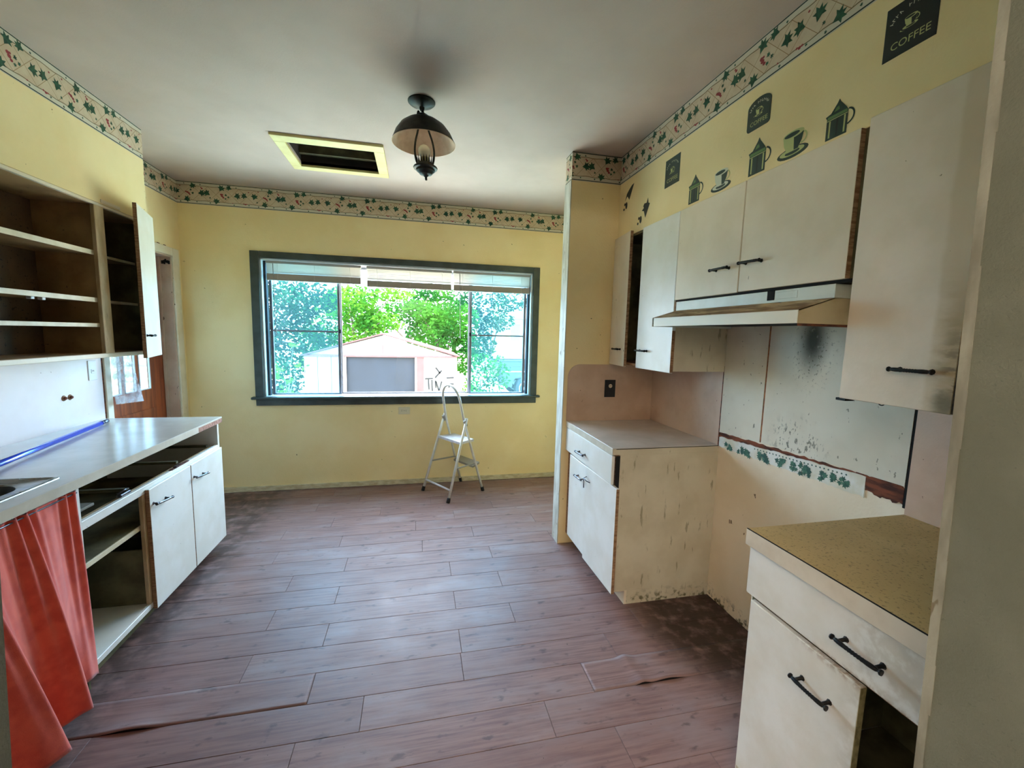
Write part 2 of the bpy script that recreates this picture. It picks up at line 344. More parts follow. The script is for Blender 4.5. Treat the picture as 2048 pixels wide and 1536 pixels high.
# ---- partition stub beside the right cabinets
stub = struct('wall_partition', bx(XST, XR, YS, YS2, 0, H, 0.002), M_yellow, 'short yellow partition wall beside the far right cabinets')
bm = new(); rnd = random.Random(3); prof = []
zs = [0.0, .03, .06, .1, .15, .2, .27, .33, .4, .5, .62, .75, .9, 1.05, 1.3, 1.7, 2.1, 2.53]
va = []; vb = []
for z in zs:
    w = 0.010*rnd.random()*max(0, 1-z/1.4); va.append((XST-0.004, YS-0.001+w*0.6, z)); vb.append((XST-0.004, YS2+0.001, z))
for i in range(len(zs)-1):
    box(bm, XST-0.005, XST+0.001, va[i][1], YS2+0.002, zs[i], zs[i+1]+0.0005, 0.0)
obj('end_trim', bm, M_trimwhite, stub)
# splash laminate on the stub, round top-left corner
poly = [(1.028, 0.905), (1.680, 0.905), (1.680, 1.312)]
for i in range(9): a = math.pi/2*(1+i/8); poly.append((1.028+0.09+0.09*math.cos(a), 1.312-0.09+0.09*math.sin(a)))
obj('splash_panel', prism(new(), poly, lambda u, v, d: (u, YS-d, v), 0.0, 0.004), M_splashtan, stub)
# ---- soffits
soffit_l = struct('wall_soffit_left', bx(XL, XS, YF, YE, SOFL, H, 0.001), M_yellow, 'yellow soffit above the open left cupboards')
soffit_r = struct('wall_soffit_right', bx(XRS, XR, YF, YS, SOFR, H, 0.001), M_yellow, 'yellow soffit above the right cupboards')
# ---- doorway the camera looks through
xj = lambda z: 0.752-0.045*(z-1.49)
xjl = lambda z: -0.365-0.045*(1.28-z)
bm = new()
prism(bm, [(xj(0), 0), (XR, 0), (XR, H), (xj(H), H)], lambda u, v, d: (u, d, v), YF0, YF)
wall_fr = struct('wall_front_right', bm, M_jambgrey, 'grey doorway wall at the right edge')
bm = new(); prism(bm, [(XL, 0), (xjl(0), 0), (xjl(H), H), (XL, H)], lambda u, v, d: (u, d, v), YF0, YF)
struct('wall_front_left', bm, M_jambgrey, 'grey doorway wall at the left edge')
struct('wall_front_header', bx(-0.30, 0.735, YF0+0.001, YF-0.001, 2.10, H, 0), M_hall, 'wall above the doorway')
bm = new(); rnd = random.Random(5)
zz = [i*0.085 for i in range(31)]
for i in range(30):
    y0 = 0.4405+0.0025*rnd.random(); x = xj((zz[i]+zz[i+1])/2)
    vs = [(xj(zz[i])-0.0012, zz[i]), (xj(zz[i])+0.01, zz[i]), (xj(zz[i+1])+0.01, zz[i+1]), (xj(zz[i+1])-0.0012, zz[i+1])]
    prism(bm, vs, lambda u, v, d: (u, d, v), y0, YF+0.004)
t2 = struct('trim_2', bm, pmat('chipped_grey_white_corner_paint', srgb(150, 150, 136), 0.5, srgb(118, 116, 102), 18, stretch=(1, 1, 0.3), bump=0.4, bscale=60, spots=[(30, 0.64, 0.03, srgb(110, 100, 80), (1, 1, 0.4))]), 'chipped white corner strip of the doorway')
# ---- hall behind the camera (gives the doorway its light)
bm = new()
box(bm, XR, XR+0.1, -2.8, YF0, 0, H, 0); box(bm, XL, XR, -2.8, -2.7, 0, H, 0)
box(bm, XL-0.1, XL, -2.8, YF0, 0, H, 0)
struct('wall_hall', bm, M_hall, 'walls of the hall behind the doorway')

# ---- baseboard
bm = new(); box(bm, XL, XR, YB-0.014, YB, 0.002, 0.052, 0.003)
struct('baseboard_back', bm, M_base, 'scuffed cream baseboard under the window')

# ---- right wall pieces
def rpanel(name, y0, y1, z0, z1, m, t=0.005, lab=None, zz=None):
    o = obj(name, prism(new(), zz or [(y0, z0), (y1, z0), (y1, z1), (y0, z1)], lambda u, v, d: (XR-d, u, v), 0, t), m, wall_right)
    if lab: o['label'] = lab
    return o
rpanel('splash_panel', 2.072, YS, 0.905, 1.36, M_splashtan)
rpanel('stove_panel', 1.776, 2.070, 0, 0, M_stove, 0.006, None, [(1.776, 1.000), (2.070, 0.985), (2.070, 1.70), (1.776, 1.70)])
rpanel('stove_panel', 1.118, 1.766, 0, 0, M_stove, 0.006, 'white panel with a black soot stain', [(1.118, 1.008), (1.766, 1.000), (1.766, 1.70), (1.118, 1.70)])
rpanel('seam_strip', 1.766, 1.776, 1.000, 1.60, M_rustline, 0.004)
rpanel('gap_strip', 1.108, 1.118, 0.93, 1.36, M_black, 0.004)
rpanel('gap_strip', 2.066, 2.073, 0.905, 1.36, M_rust, 0.0065)
rpanel('splash_panel', YF, 1.108, 0.905, 1.36, M_splashtan, 0.006)
rnd = random.Random(9)
def ragged(y0, y1, za, zb, amp, n=40):
    """strip from y1 (far) down to y0 (near); za/zb = (far,near) lower and upper edge heights"""
    lo = []; hi = []
    for i in range(n+1):
        t = i/n; y = y1+(y0-y1)*t
        lo.append((y, za[0]+(za[1]-za[0])*t+amp*(rnd.random()-.5))); hi.append((y, zb[0]+(zb[1]-zb[0])*t+amp*(rnd.random()-.5)))
    return lo+hi[::-1]
rpanel('torn_backing', 0, 0, 0, 0, M_rust, 0.003, 'torn rust-brown backing board', ragged(1.125, 2.064, (0.935, 0.945), (0.985, 1.008), 0.008))
rpanel('torn_backing', 0, 0, 0, 0, M_rust, 0.005, 'torn rust-brown backing board', ragged(1.118, 1.29, (0.958, 0.938), (1.004, 1.006), 0.022, 16))
M_paper = pmat('white_wallpaper', srgb(232, 232, 222), 0.6, srgb(214, 208, 180), 10)
M_ivy = pmat('ivy_print_green', srgb(70, 120, 92), 0.6, srgb(36, 82, 62), 40)
M_ivy2 = pmat('ivy_print_dark_green', srgb(40, 84, 66), 0.6)
wp = ragged(1.25, 2.062, (0.905, 0.918), (0.960, 0.999), 0.006, 50)
strip = obj('wallpaper_strip', prism(new(), wp, lambda u, v, d: (XR-d, u, v), 0, 0.0065), M_paper, wall_right); strip['label'] = 'torn white wallpaper strip printed with green ivy'
IVY = [(0, -.45), (.12, -.18), (.42, -.32), (.30, -.02), (.52, .12), (.22, .2), (0, .55), (-.22, .2), (-.52, .12), (-.30, -.02), (-.42, -.32), (-.12, -.18)]
def ivy_pts(u, v, s, ang): return [(u+s*(p[0]*math.cos(ang)-p[1]*math.sin(ang)), v+s*(p[0]*math.sin(ang)+p[1]*math.cos(ang))) for p in IVY]
bm = new()
def edge_z(y): return 0.960+(2.062-y)/0.812*0.039
for i in range(26):
    y = 1.80-0.019*i
    if y < 1.31: break
    for p in (ivy_pts(y, edge_z(y)-0.014, 0.010, rnd.uniform(-.6, .6)),): face(bm, [(XR-0.0068, a, b) for a, b in p], 1)
for cy, n, sp in ((1.985, 5, .022), (1.90, 4, .02), (1.855, 6, .02), (1.74, 9, .028), (1.64, 7, .024), (1.57, 5, .02), (1.50, 11, .032), (1.43, 6, .024), (1.36, 7, .024), (1.31, 4, .018)):
    for i in range(int(n*1.3)):
        y = cy+rnd.uniform(-sp, sp); z = edge_z(y)-0.046+rnd.uniform(-sp, sp)*0.7
        if y < 1.275: continue
        s = rnd.uniform(.020, .036); face(bm, [(XR-0.0069-0.0001*i, a, b) for a, b in ivy_pts(y, z, s, rnd.uniform(0, 6.3))], rnd.choice((0, 0, 1)))
obj('ivy_print', bm, [M_ivy, M_ivy2], strip, normals=False)

# ---- left splash, door casing
spl = obj('splash_panel', bx(XL, XL+0.005, YF, 3.196, 0.905, 1.335, 0.001), M_splash, wall_left)
obj('gap_strip', bx(XL, XL+0.006, 3.196, 3.206, 0.905, 1.40, 0), M_rust, wall_left)

# ================================================================== door_1 (outside door in the left wall)
M_doorwood = pmat('orange_brown_varnished_door', srgb(156, 78, 38), 0.35, srgb(116, 52, 26), 5, stretch=(1, 6, 0.6), bump=0.15, bscale=60)
M_casing = pmat('cream_door_casing', srgb(230, 222, 200), 0.45, srgb(220, 208, 180), 8, spots=[(40, 0.70, 0.03, srgb(130, 104, 84), (1, 1, 0.6))])
M_jambpink = pmat('pinkish_beige_door_jamb', srgb(206, 184, 164), 0.55, srgb(192, 166, 146), 6, spots=[(45, 0.69, 0.03, srgb(110, 84, 70), (1, 1, 0.5))])
DX = -2.052
bm = new(); lites = [(3.40, 3.535), (3.572, 3.70), (3.742, 3.880)]; LZ0, LZ1 = 1.012, 1.95
ys = [DY0+0.004]+[v for l in lites for v in l]+[DY1-0.004]
for i in range(0, len(ys), 2): box(bm, DX-0.018, DX, ys[i], ys[i+1], 0.012, DZ-0.004, 0.001)
for a, b in lites: box(bm, DX-0.018, DX, a, b, 0.012, LZ0, 0.0); box(bm, DX-0.018, DX, a, b, LZ1, DZ-0.004, 0.0)
door1 = struct('door_1', bm, M_doorwood, 'orange-brown wooden outside door with tall glass panes')
for a, b in lites:
    obj('pane', bx(DX-0.012, DX-0.008, a, b, LZ0, LZ1, 0), M_doorglass, door1)
    bd = new()
    for q in ((a, a+0.008, LZ0, LZ1), (b-0.008, b, LZ0, LZ1), (a, b, LZ0, LZ0+0.008), (a, b, LZ1-0.008, LZ1)): box(bd, DX-0.006, DX+0.005, *q, 0.001)
    obj('pane_bead', bd, M_jamb, door1)
obj('lower_panel', bx(DX, DX+0.008, 3.42, 3.92, 0.20, 0.86, 0.006), M_doorwood, door1)
for nm, q in (('casing', (XL, XL+0.016, 3.206, DY0, 0, 2.138)), ('casing', (XL, XL+0.016, DY1, 4.186, 0, 2.138)), ('casing', (XL, XL+0.016, DY0, DY1, DZ, 2.138))): obj(nm, bx(*q, 0.003), M_casing, door1)
for q in ((XL-0.14, XL+0.002, DY1-0.012, DY1+0.0, 0, DZ), (XL-0.14, XL+0.002, DY0, DY0+0.012, 0, DZ), (XL-0.14, XL+0.002, DY0, DY1, DZ-0.012, DZ)): obj('jamb', bx(*q, 0.001), M_jambpink, door1)
obj('door_stop', bx(DX+0.002, DX+0.022, DY1-0.026, DY1-0.012, 0, DZ-0.012, 0.001), M_jambpink, door1)
cl = new(); rnd2 = random.Random(4)
for i in range(7): box(cl, -2.02+i*0.008, -2.008+i*0.008, DY1-0.017, DY1-0.011, 2.015+rnd2.uniform(-.012, .004), 2.035+rnd2.uniform(-.004, .014), 0.001)
obj('closer_residue', cl, M_black, door1)
tk = new()
for dy in (3.905, 3.99): box(tk, XL+0.001, XL+0.008, dy, dy+0.028, 2.138, 2.146, 0.002)
obj('torn_paint', tk, M_rust, door1)

# ================================================================== window_1
bm = new()
box(bm, -1.423, WX0, YB-0.020, YB+0.002, WZ0, 2.178, 0.003)
window = struct('window_1', bm, M_winframe, 'wide window with dark green-grey casing')
obj('casing', bx(WX1, 1.208, YB-0.020, YB+0.002, WZ0, 2.178, 0.003), M_winframe, window)
obj('casing', bx(WX0, WX1, YB-0.020, YB+0.002, WZ1, 2.178, 0.003), M_winframe, window)
obj('sill', bx(-1.452, 1.238, YB-0.052, YB+0.004, 0.868, 0.890, 0.005), M_winframe, window)['label'] = 'dark front edge of the window sill'
obj('sill_board', bx(WX0, WX1, YB+0.002, YB+0.13, 0.875, 0.893, 0.001), M_jamb, window)['label'] = 'pale sill top'
obj('apron', bx(-1.420, 1.205, YB-0.018, YB, 0.808, 0.868, 0.003), M_winframe, window)
obj('jamb', bx(WX0-0.004, WX0+0.014, YB, YB+0.145, 0.893, WZ1, 0.001), M_jamb, window)
obj('jamb', bx(WX1-0.014, WX1+0.004, YB, YB+0.145, 0.893, WZ1, 0.001), M_jamb, window)
obj('jamb', bx(WX0, WX1, YB, YB+0.145, WZ1-0.014, WZ1+0.004, 0.001), M_jamb, window)
SY = 4.352
obj('gasket', bx(WX0+0.014, WX0+0.034, YB+0.05, SY-0.006, 0.893, WZ1-0.014, 0.001), M_sashdark, window)
obj('gasket', bx(WX1-0.034, WX1-0.014, YB+0.05, SY-0.006, 0.893, WZ1-0.014, 0.001), M_sashdark, window)
X1, X2 = -0.722, 0.531
def sash(x0, x1, glass, mid, y):
    b = new(); w = 0.024
    box(b, x0, x0+w, y, y+0.022, 0.893, WZ1-0.014, 0.001); box(b, x1-w, x1, y, y+0.022, 0.893, WZ1-0.014, 0.001)
    box(b, x0+w, x1-w, y, y+0.022, 0.893, 0.893+0.012, 0.001); box(b, x0+w, x1-w, y, y+0.022, WZ1-0.034, WZ1-0.014, 0.001)
    s = obj('sash', b, M_sash, window)
    if mid: obj('glazing_bar', bx(x0+w, x1-w, y+0.004, y+0.018, 1.482, 1.498, 0.001), M_sash, s)
    for za, zb in (((0.905, 1.482), (1.498, WZ1-0.034)) if mid else ((0.905, WZ1-0.034),)): obj('pane', bx(x0+w, x1-w, y+0.009, y+0.013, za, zb, 0), glass, s)
    return s
s1 = sash(WX0+0.034, X1+0.012, M_hazeglass, True, SY)
s2 = sash(X1-0.004, X2+0.004, M_glass, False, SY+0.026)
s3 = sash(X2-0.012, WX1-0.034, M_hazeglass, True, SY)
for s, x in ((s1, X1+0.006), (s3, X2-0.006)): obj('latch', bx(x-0.008, x+0.012, SY-0.014, SY, 1.478, 1.515, 0.002), M_sashdark, s)

# ================================================================== pulls
def pull_bm(c, along, out, L=0.105, stand=0.024, r=0.0042):
    """twisted iron pull: two posts, a rope-like bar with finials"""
    c, a, o = Vector(c), Vector(along).normalized(), Vector(out).normalized(); bm = new(); n = 33; pts = []; rr = []
    for i in range(n):
        t = -1+2*i/(n-1); pts.append(c + a*(t*L/2) + o*(stand + 0.004*(1-t*t)))
        e = abs(t)
        if e > 0.93: q = 1.75
        elif e > 0.86: q = 0.7
        elif e < 0.34: q = 1.0+0.35*abs(math.sin(t*26))
        else: q = 1.15+0.25*math.sin((e-0.34)*6)
        rr.append(r*q)
    tube(bm, pts, rr, 8)
    for s in (-1, 1):
        p = c + a*(s*L*0.36); tube(bm, [p, p+o*0.006, p+o*stand], [r*1.9, r*1.15, r*0.95], 8)
    return bm
def pull(parent, c, along, out, L=0.105, m=None, stand=0.024):
    return obj('handle', pull_bm(c, along, out, L, stand), m or M_iron, parent)

# ================================================================== left wall cupboard (open, doors gone)
wc = thing('wall_cabinet', (-1.81, 2.2, 1.325), 'open tan wall cupboard with bare shelves and one door left, over the sink counter', 'cabinet')
CY0 = 0.95
obj('back_panel', bx(XL+0.001, XL+0.008, CY0, YE, 1.345, SOFL, 0), pmat('dark_brown_hardboard', srgb(112, 84, 54), 0.75, srgb(84, 62, 40), 4, spots=[(70, 0.62, 0.06, srgb(60, 44, 28), (1, 1, 1))]), wc)
obj('bottom_panel', bx(XL+0.001, XS-0.018, CY0, YE, 1.330, 1.348, 0.001), M_inside, wc)
obj('top_panel', bx(XL+0.001, XS-0.018, CY0, YE, SOFL-0.018, SOFL-0.001, 0.001), M_inside, wc)
obj('side_panel', bx(XL+0.001, XS-0.018, CY0, CY0+0.016, 1.348, SOFL-0.018, 0.001), M_inside, wc)
obj('side_panel', bx(XL+0.001, XS-0.001, YE-0.016, YE, 1.348, SOFL-0.018, 0.001), M_insdark, wc)
obj('divider', bx(XL+0.008, XS-0.019, 2.782, 2.798, 1.348, SOFL-0.018, 0.001), M_inside, wc)
obj('bottom_rail', bx(XS-0.018, XS, CY0, YE, 1.325, 1.349, 0.002), M_cream, wc)
obj('top_rail', bx(XS-0.018, XS-0.001, CY0, YE, 2.138, SOFL-0.001, 0.002), M_cream, wc)
obj('stile', bx(XS-0.018, XS+0.001, 2.776, 2.848, 1.349, 2.138, 0.002), M_tanframe, wc)
obj('stile', bx(XS-0.018, XS, 3.195, YE, 1.349, 2.138, 0.002), M_tanframe, wc)
M_shelf = pmat('cream_shelf_edge_paint', srgb(228, 216, 186), 0.5, srgb(212, 196, 160), 10)
def shelf(parent, y0, y1, z0, z1, x0=XL+0.008, x1=XS-0.020):
    s = obj('shelf', bx(x0, x1-0.004, y0, y1, z0, z1, 0.001), M_inside, parent)
    obj('shelf_edge', bx(x1-0.004, x1, y0, y1, z0-0.002, z1+0.001, 0.001), M_shelf, s); return s
for z0, z1 in ((1.877, 1.899), (1.627, 1.648), (1.494, 1.511)): shelf(wc, CY0+0.016, 2.782, z0, z1)
for z0, z1 in ((1.885, 1.897), (1.632, 1.644)): shelf(wc, 2.798, YE-0.016, z0, z1, x1=XS-0.075)
for yy in (2.38, 2.44): obj('shelf_clip', bx(XS-0.05, XS-0.03, yy, yy+0.02, 1.613, 1.627, 0.002), M_jamb, wc)
obj('broken_hinge', bx(XS, XS+0.004, 2.83, 2.985, 2.160, 2.178, 0.002), M_cream, wc)
ba = math.radians(16.7)
def ajar(hx, hy, ang, w, z0, z1, t=0.019):
    """door hinged at its far end (hx,hy), opened by ang into the room"""
    M = Matrix.Translation((hx, hy, 0)) @ Matrix.Rotation(ang, 4, 'Z')
    b = new(); box(b, 0, t, -w, 0, z0, z1, 0.002, 0, M); return b, M
b, M = ajar(XS-0.001, 3.268, ba, 0.385, 1.316, 2.192)
for f in b.faces:
    pass
dr = obj('door', b, [M_white], wc); dr['label'] = 'white cupboard door standing ajar'
b, M = ajar(XS-0.001, 3.268, ba, 0.3865, 1.3155, 2.1925); b.free()
eb = new(); box(eb, 0.0005, 0.0185, -0.3868, -0.3845, 1.317, 2.191, 0.0005, 0, M); obj('door_edge', eb, M_edge, dr)
pull(dr, M @ Vector((0.019, -0.33, 1.448)), M.to_3x3() @ Vector((0, 1, 0)), M.to_3x3() @ Vector((1, 0, 0)), 0.095)

# ================================================================== left base cabinets
XF = -1.305
bc = thing('base_cabinet', (-1.62, 2.55, 0.0), 'white base cabinet with two doors, missing drawers and one open bay, under the long counter', 'cabinet')
obj('end_panel', prism(new(), [(XL+0.006, 0), (XF-0.075, 0), (XF-0.075, 0.088), (XF+0.002, 0.088), (XF+0.002, 0.868), (XL+0.006, 0.868)], lambda u, v, d: (u, d, v), 3.152, 3.172), M_white, bc)
obj('side_panel', bx(XL+0.006, XF-0.018, 1.936, 1.950, 0.0, 0.868, 0.001), M_insdark, bc)
obj('back_panel', bx(XL+0.006, XL+0.012, 1.95, 3.152, 0.09, 0.868, 0), M_insdark, bc)
obj('bottom_panel', bx(XL+0.012, XF-0.016, 1.95, 3.152, 0.098, 0.114, 0.001), M_white, bc)
obj('bottom_rail', bx(XF-0.016, XF+0.002, 1.95, 3.152, 0.090, 0.118, 0.002), M_white, bc)
obj('toe_kick', bx(XF-0.075, XF-0.06, 1.936, 3.152, 0.001, 0.098, 0.001), M_insdark, bc)
obj('stile', bx(XF-0.018, XF+0.004, 1.932, 1.950, 0.09, 0.868, 0.002), M_white, bc)
obj('middle_rail', bx(XF-0.018, XF+0.002, 1.95, 3.152, 0.686, 0.724, 0.002), M_white, bc)
obj('rail_backing', bx(XF-0.045, XF-0.019, 1.95, 3.152, 0.690, 0.716, 0.002), M_tanframe, bc)
obj('stile', bx(XF-0.018, XF, 2.335, 2.368, 0.118, 0.686, 0.002), M_tanframe, bc)
obj('divider', bx(XL+0.012, XF-0.02, 2.352, 2.366, 0.114, 0.40, 0.001), M_insdark, bc)
shb = obj('shelf', bx(XL+0.012, XF-0.03, 1.952, 3.150, 0.508, 0.524, 0.001), M_insdark, bc)
obj('shelf_edge', bx(XF-0.030, XF-0.022, 1.952, 2.352, 0.505, 0.527, 0.001), M_shelf, shb)
for y in (2.30, 2.74, 3.10): obj('drawer_runner', bx(XL+0.05, XF-0.046, y, y+0.02, 0.720, 0.734, 0.001), M_insdark, bc)
obj('drawer_runner', bx(XL+0.05, XF-0.30, 1.96, 3.14, 0.800, 0.818, 0.001), M_insdark, bc)
obj('loose_board', bx(XF-0.20, XF-0.11, 1.955, 2.20, 0.700, 0.712, 0.002), pmat('grey_scrap_board', srgb(150, 150, 138), 0.7), bc)
rg = new(); rr = random.Random(2)
for i in range(16):
    y = 2.60+0.0115*i; box(rg, XF-0.016, XF+0.001, y, y+0.011, 0.722, 0.727+0.008*rr.random()*math.sin(math.pi*(i+.5)/16), 0.0005)
obj('broken_edge', rg, M_rust, bc)
ct = new(); box(ct, XF-0.03, XF-0.008, 2.205, 2.275, 0.724, 0.738, 0.003); tube(ct, [(XF-0.02, 2.20, 0.745), (XF-0.012, 2.235, 0.752), (XF-0.02, 2.275, 0.744)], 0.004)
obj('catch', ct, M_chrome, bc)
def ldoor(y0, y1, hy):
    d = obj('door', bx(XF+0.003, XF+0.021, y0, y1, 0.082, 0.706, 0.002), M_white, bc)
    obj('door_edge', bx(XF+0.0035, XF+0.0205, y0-0.0006, y0+0.001, 0.084, 0.704, 0.0003), M_edge, d)
    pull(d, (XF+0.021, hy, 0.620), (0, 1, -0.12), (1, 0, 0), 0.145, M_chrome)
ldoor(2.352, 2.748, 2.432); ldoor(2.754, 3.158, 2.832)
sb = thing('base_cabinet', (-1.62, 1.4, 0.0), 'sink base cabinet hidden behind the red curtain', 'cabinet')
obj('side_panel', bx(XL+0.006, XF-0.048, CY0, CY0+0.014, 0.0, 0.868, 0.001), M_insdark, sb)
obj('back_panel', bx(XL+0.006, XL+0.012, CY0+0.014, 1.934, 0.09, 0.868, 0), M_insdark, sb)
obj('bottom_panel', bx(XL+0.012, XF-0.048, CY0+0.014, 1.934, 0.098, 0.114, 0.001), M_insdark, sb)
obj('toe_kick', bx(XF-0.075, XF-0.06, CY0, 1.934, 0.001, 0.098, 0.001), M_insdark, sb)
obj('top_rail', bx(XF-0.048, XF-0.030, CY0, 1.930, 0.830, 0.868, 0.002), M_white, sb)

# ---- long counter with a sink cut-out
XC = -1.283; SX0, SX1, SY0_, SY1_ = -1.845, -1.350, 1.05, 1.945
ctl = thing('countertop', (-1.62, 2.0, 0.872), 'long pale laminate counter with the sink and blue pole on it', 'countertop')
bm = new(); hx0, hx1, hy0, hy1 = SX0+0.02, SX1-0.02, SY0_+0.02, SY1_-0.02
for q in ((XL+0.006, hx0, CY0, 3.182), (hx1, XC-0.0025, CY0, 3.182), (hx0, hx1, CY0, hy0), (hx0, hx1, hy1, 3.182)): box(bm, *q, 0.874, 0.910, 0)
obj('slab', bm, M_lam, ctl)
obj('front_edge', bx(XC-0.002, XC, CY0, 2.865, 0.872, 0.9095, 0.0006), M_lamedge, ctl)
obj('front_edge', bx(XC-0.002, XC, 2.865, 3.182, 0.9000, 0.9095, 0.0006), M_lamedge, ctl)
obj('bare_core', bx(XC-0.0025, XC-0.0012, 2.865, 3.182, 0.872, 0.900, 0.0003), pmat('bare_particle_board', srgb(188, 140, 116), 0.85, srgb(150, 104, 84), 60, bump=0.4), ctl)
obj('end_edge', bx(XL+0.006, XC, 3.182, 3.184, 0.872, 0.9095, 0.0006), M_lamedge, ctl)

# ---- steel sink
M_steel = pmat('dull_stainless_steel', srgb(178, 180, 178), 0.32, srgb(146, 148, 144), 8, metal=0.85, stretch=(1, 6, 1), rvar=0.08)
M_steeldark = pmat('stained_sink_bowl_steel', srgb(120, 116, 104), 0.45, srgb(70, 66, 56), 6, metal=0.7)
sk = thing('sink', (-1.60, 1.5, 0.911), 'stainless steel sink set into the long counter', 'sink')
def rrect(x0, x1, y0, y1, r, n=6):
    out = []
    for cx, cy, a0 in ((x1-r, y1-r, 0), (x0+r, y1-r, 90), (x0+r, y0+r, 180), (x1-r, y0+r, 270)):
        for i in range(n+1): a = math.radians(a0+90*i/n); out.append((cx+r*math.cos(a), cy+r*math.sin(a)))
    return out
def loft(bm, loops, mi=0):
    rs = [[bm.verts.new(p) for p in l] for l in loops]; n = len(rs[0])
    for i in range(len(rs)-1):
        for k in range(n):
            f = bm.faces.new((rs[i][k], rs[i][(k+1) % n], rs[i+1][(k+1) % n], rs[i+1][k])); f.smooth = True; f.material_index = mi
    return rs
bx0, bx1, by0, by1 = SX0+0.055, SX1-0.052, SY0_+0.06, SY1_-0.072
L = lambda x0, x1, y0, y1, r, z: [(p[0], p[1], z) for p in rrect(x0, x1, y0, y1, r)]
bm = new(); loft(bm, [L(SX0, SX1, SY0_, SY1_, 0.012, 0.9105), L(SX0, SX1, SY0_, SY1_, 0.012, 0.9145), L(SX0+.008, SX1-.008, SY0_+.008, SY1_-.008, 0.012, 0.9165), L(SX0+.016, SX1-.016, SY0_+.016, SY1_-.016, 0.012, 0.9125), L(bx0-.006, bx1+.006, by0-.006, by1+.006, 0.085, 0.912), L(bx0, bx1, by0, by1, 0.08, 0.908)])
obj('rim', bm, M_steel, sk)
bm = new(); r = loft(bm, [L(bx0, bx1, by0, by1, 0.08, 0.908), L(bx0+.006, bx1-.006, by0+.006, by1-.006, 0.08, 0.88), L(bx0+.012, bx1-.012, by0+.012, by1-.012, 0.08, 0.76), L(bx0+.04, bx1-.04, by0+.04, by1-.04, 0.07, 0.735)]); bm.faces.new(r[-1])
obj('bowl', bm, M_steeldark, sk, normals=False)
bm = new(); lathe(bm, [(0.0001, 0.739), (0.025, 0.739), (0.042, 0.7375), (0.045, 0.7362)], (-1.60, 1.5, 0), 20); obj('drain', bm, M_steel, sk)

# ---- blue pole on the counter
bp = thing('pole', (-1.7, 2.4, 0.91), 'blue metal pole lying along the back of the long counter', 'pole')
M_blue = pmat('glossy_blue_metal', srgb(30, 70, 200), 0.22, spec=0.6, coat=0.6); M_polegrey = pmat('dark_grey_pole_tip', srgb(96, 104, 122), 0.3, metal=0.6)
pa, pb = Vector((-1.842, 3.03, 0.9245)), Vector((-1.572, 1.62, 0.9345)); dv = (pb-pa).normalized()
obj('shaft', tube(new(), [pa+dv*0.085, pb], 0.0128, 16), M_blue, bp)
obj('ferrule', tube(new(), [pa+dv*0.070, pa+dv*0.086], 0.0133, 16), M_polegrey, bp)
obj('tip', tube(new(), [pa, pa+dv*0.004, pa+dv*0.072], [0.009, 0.0105, 0.0105], 16), M_polegrey, bp)

# ---- red curtain below the sink
def curtain_mat():
    m = pmat('rust_red_cloth', srgb(232, 98, 74), 0.85, srgb(214, 80, 62), 14, bump=0.25, bscale=420); p = m.node_tree.nodes['Principled BSDF']
    p.inputs['Sheen Weight'].default_value = 0.4; return m
cu = thing('curtain', (-1.27, 1.45, 0.05), 'rust-red gathered cloth curtain hanging under the sink', 'curtain')
bot = [(-1.300, 1.962), (-1.285, 1.905), (-1.292, 1.855), (-1.225, 1.790), (-1.190, 1.752), (-1.225, 1.715), (-1.270, 1.685), (-1.215, 1.640), (-1.165, 1.610), (-1.185, 1.555), (-1.235, 1.500), (-1.175, 1.430), (-1.215, 1.350), (-1.165, 1.260), (-1.230, 1.170), (-1.190, 1.08)]
def cat(P, t):
    n = len(P)-1; f = min(max(t, 0), 0.99999)*n; i = int(f); u = f-i
    g = lambda k: Vector(P[min(max(k, 0), n)]); a, b, c, d = g(i-1), g(i), g(i+1), g(i+2)
    return 0.5*((2*b)+(c-a)*u+(2*a-5*b+4*c-d)*u*u+(3*b-a-3*c+d)*u**3)
bm = new(); NS, NT = 200, 44; grid = []
for i in range(NS+1):
    s = i/NS; pb_ = cat(bot, s); top = Vector((-1.300+0.010*math.sin(s*120)*(0.5+0.5*math.sin(s*23+1)), 1.926-0.80*s)); row = []
    hem = 0.055+0.020*math.sin(s*9.0)+0.012*math.sin(s*25)
    for j in range(NT+1):
        t = j/NT; k = t**0.85
        x = top.x+(pb_.x-top.x)*k + 0.006*math.sin(s*46+t*3)*(1-t)*t*4; y = top.y+(pb_.y-top.y)*(t**1.2); z = 0.862+(hem-0.862)*t
        row.append(bm.verts.new((x, y, z)))
    grid.append(row)
for i in range(NS):
    for j in range(NT): bm.faces.new((grid[i][j], grid[i+1][j], grid[i+1][j+1], grid[i][j+1])).smooth = True
co = obj('cloth', bm, curtain_mat(), cu, normals=False)
md = co.modifiers.new('thickness', 'SOLIDIFY'); md.thickness = 0.003
obj('curtain_wire', tube(new(), [(-1.297, 1.93, 0.852), (-1.297, 1.13, 0.852)], 0.003, 8), M_chrome, cu)

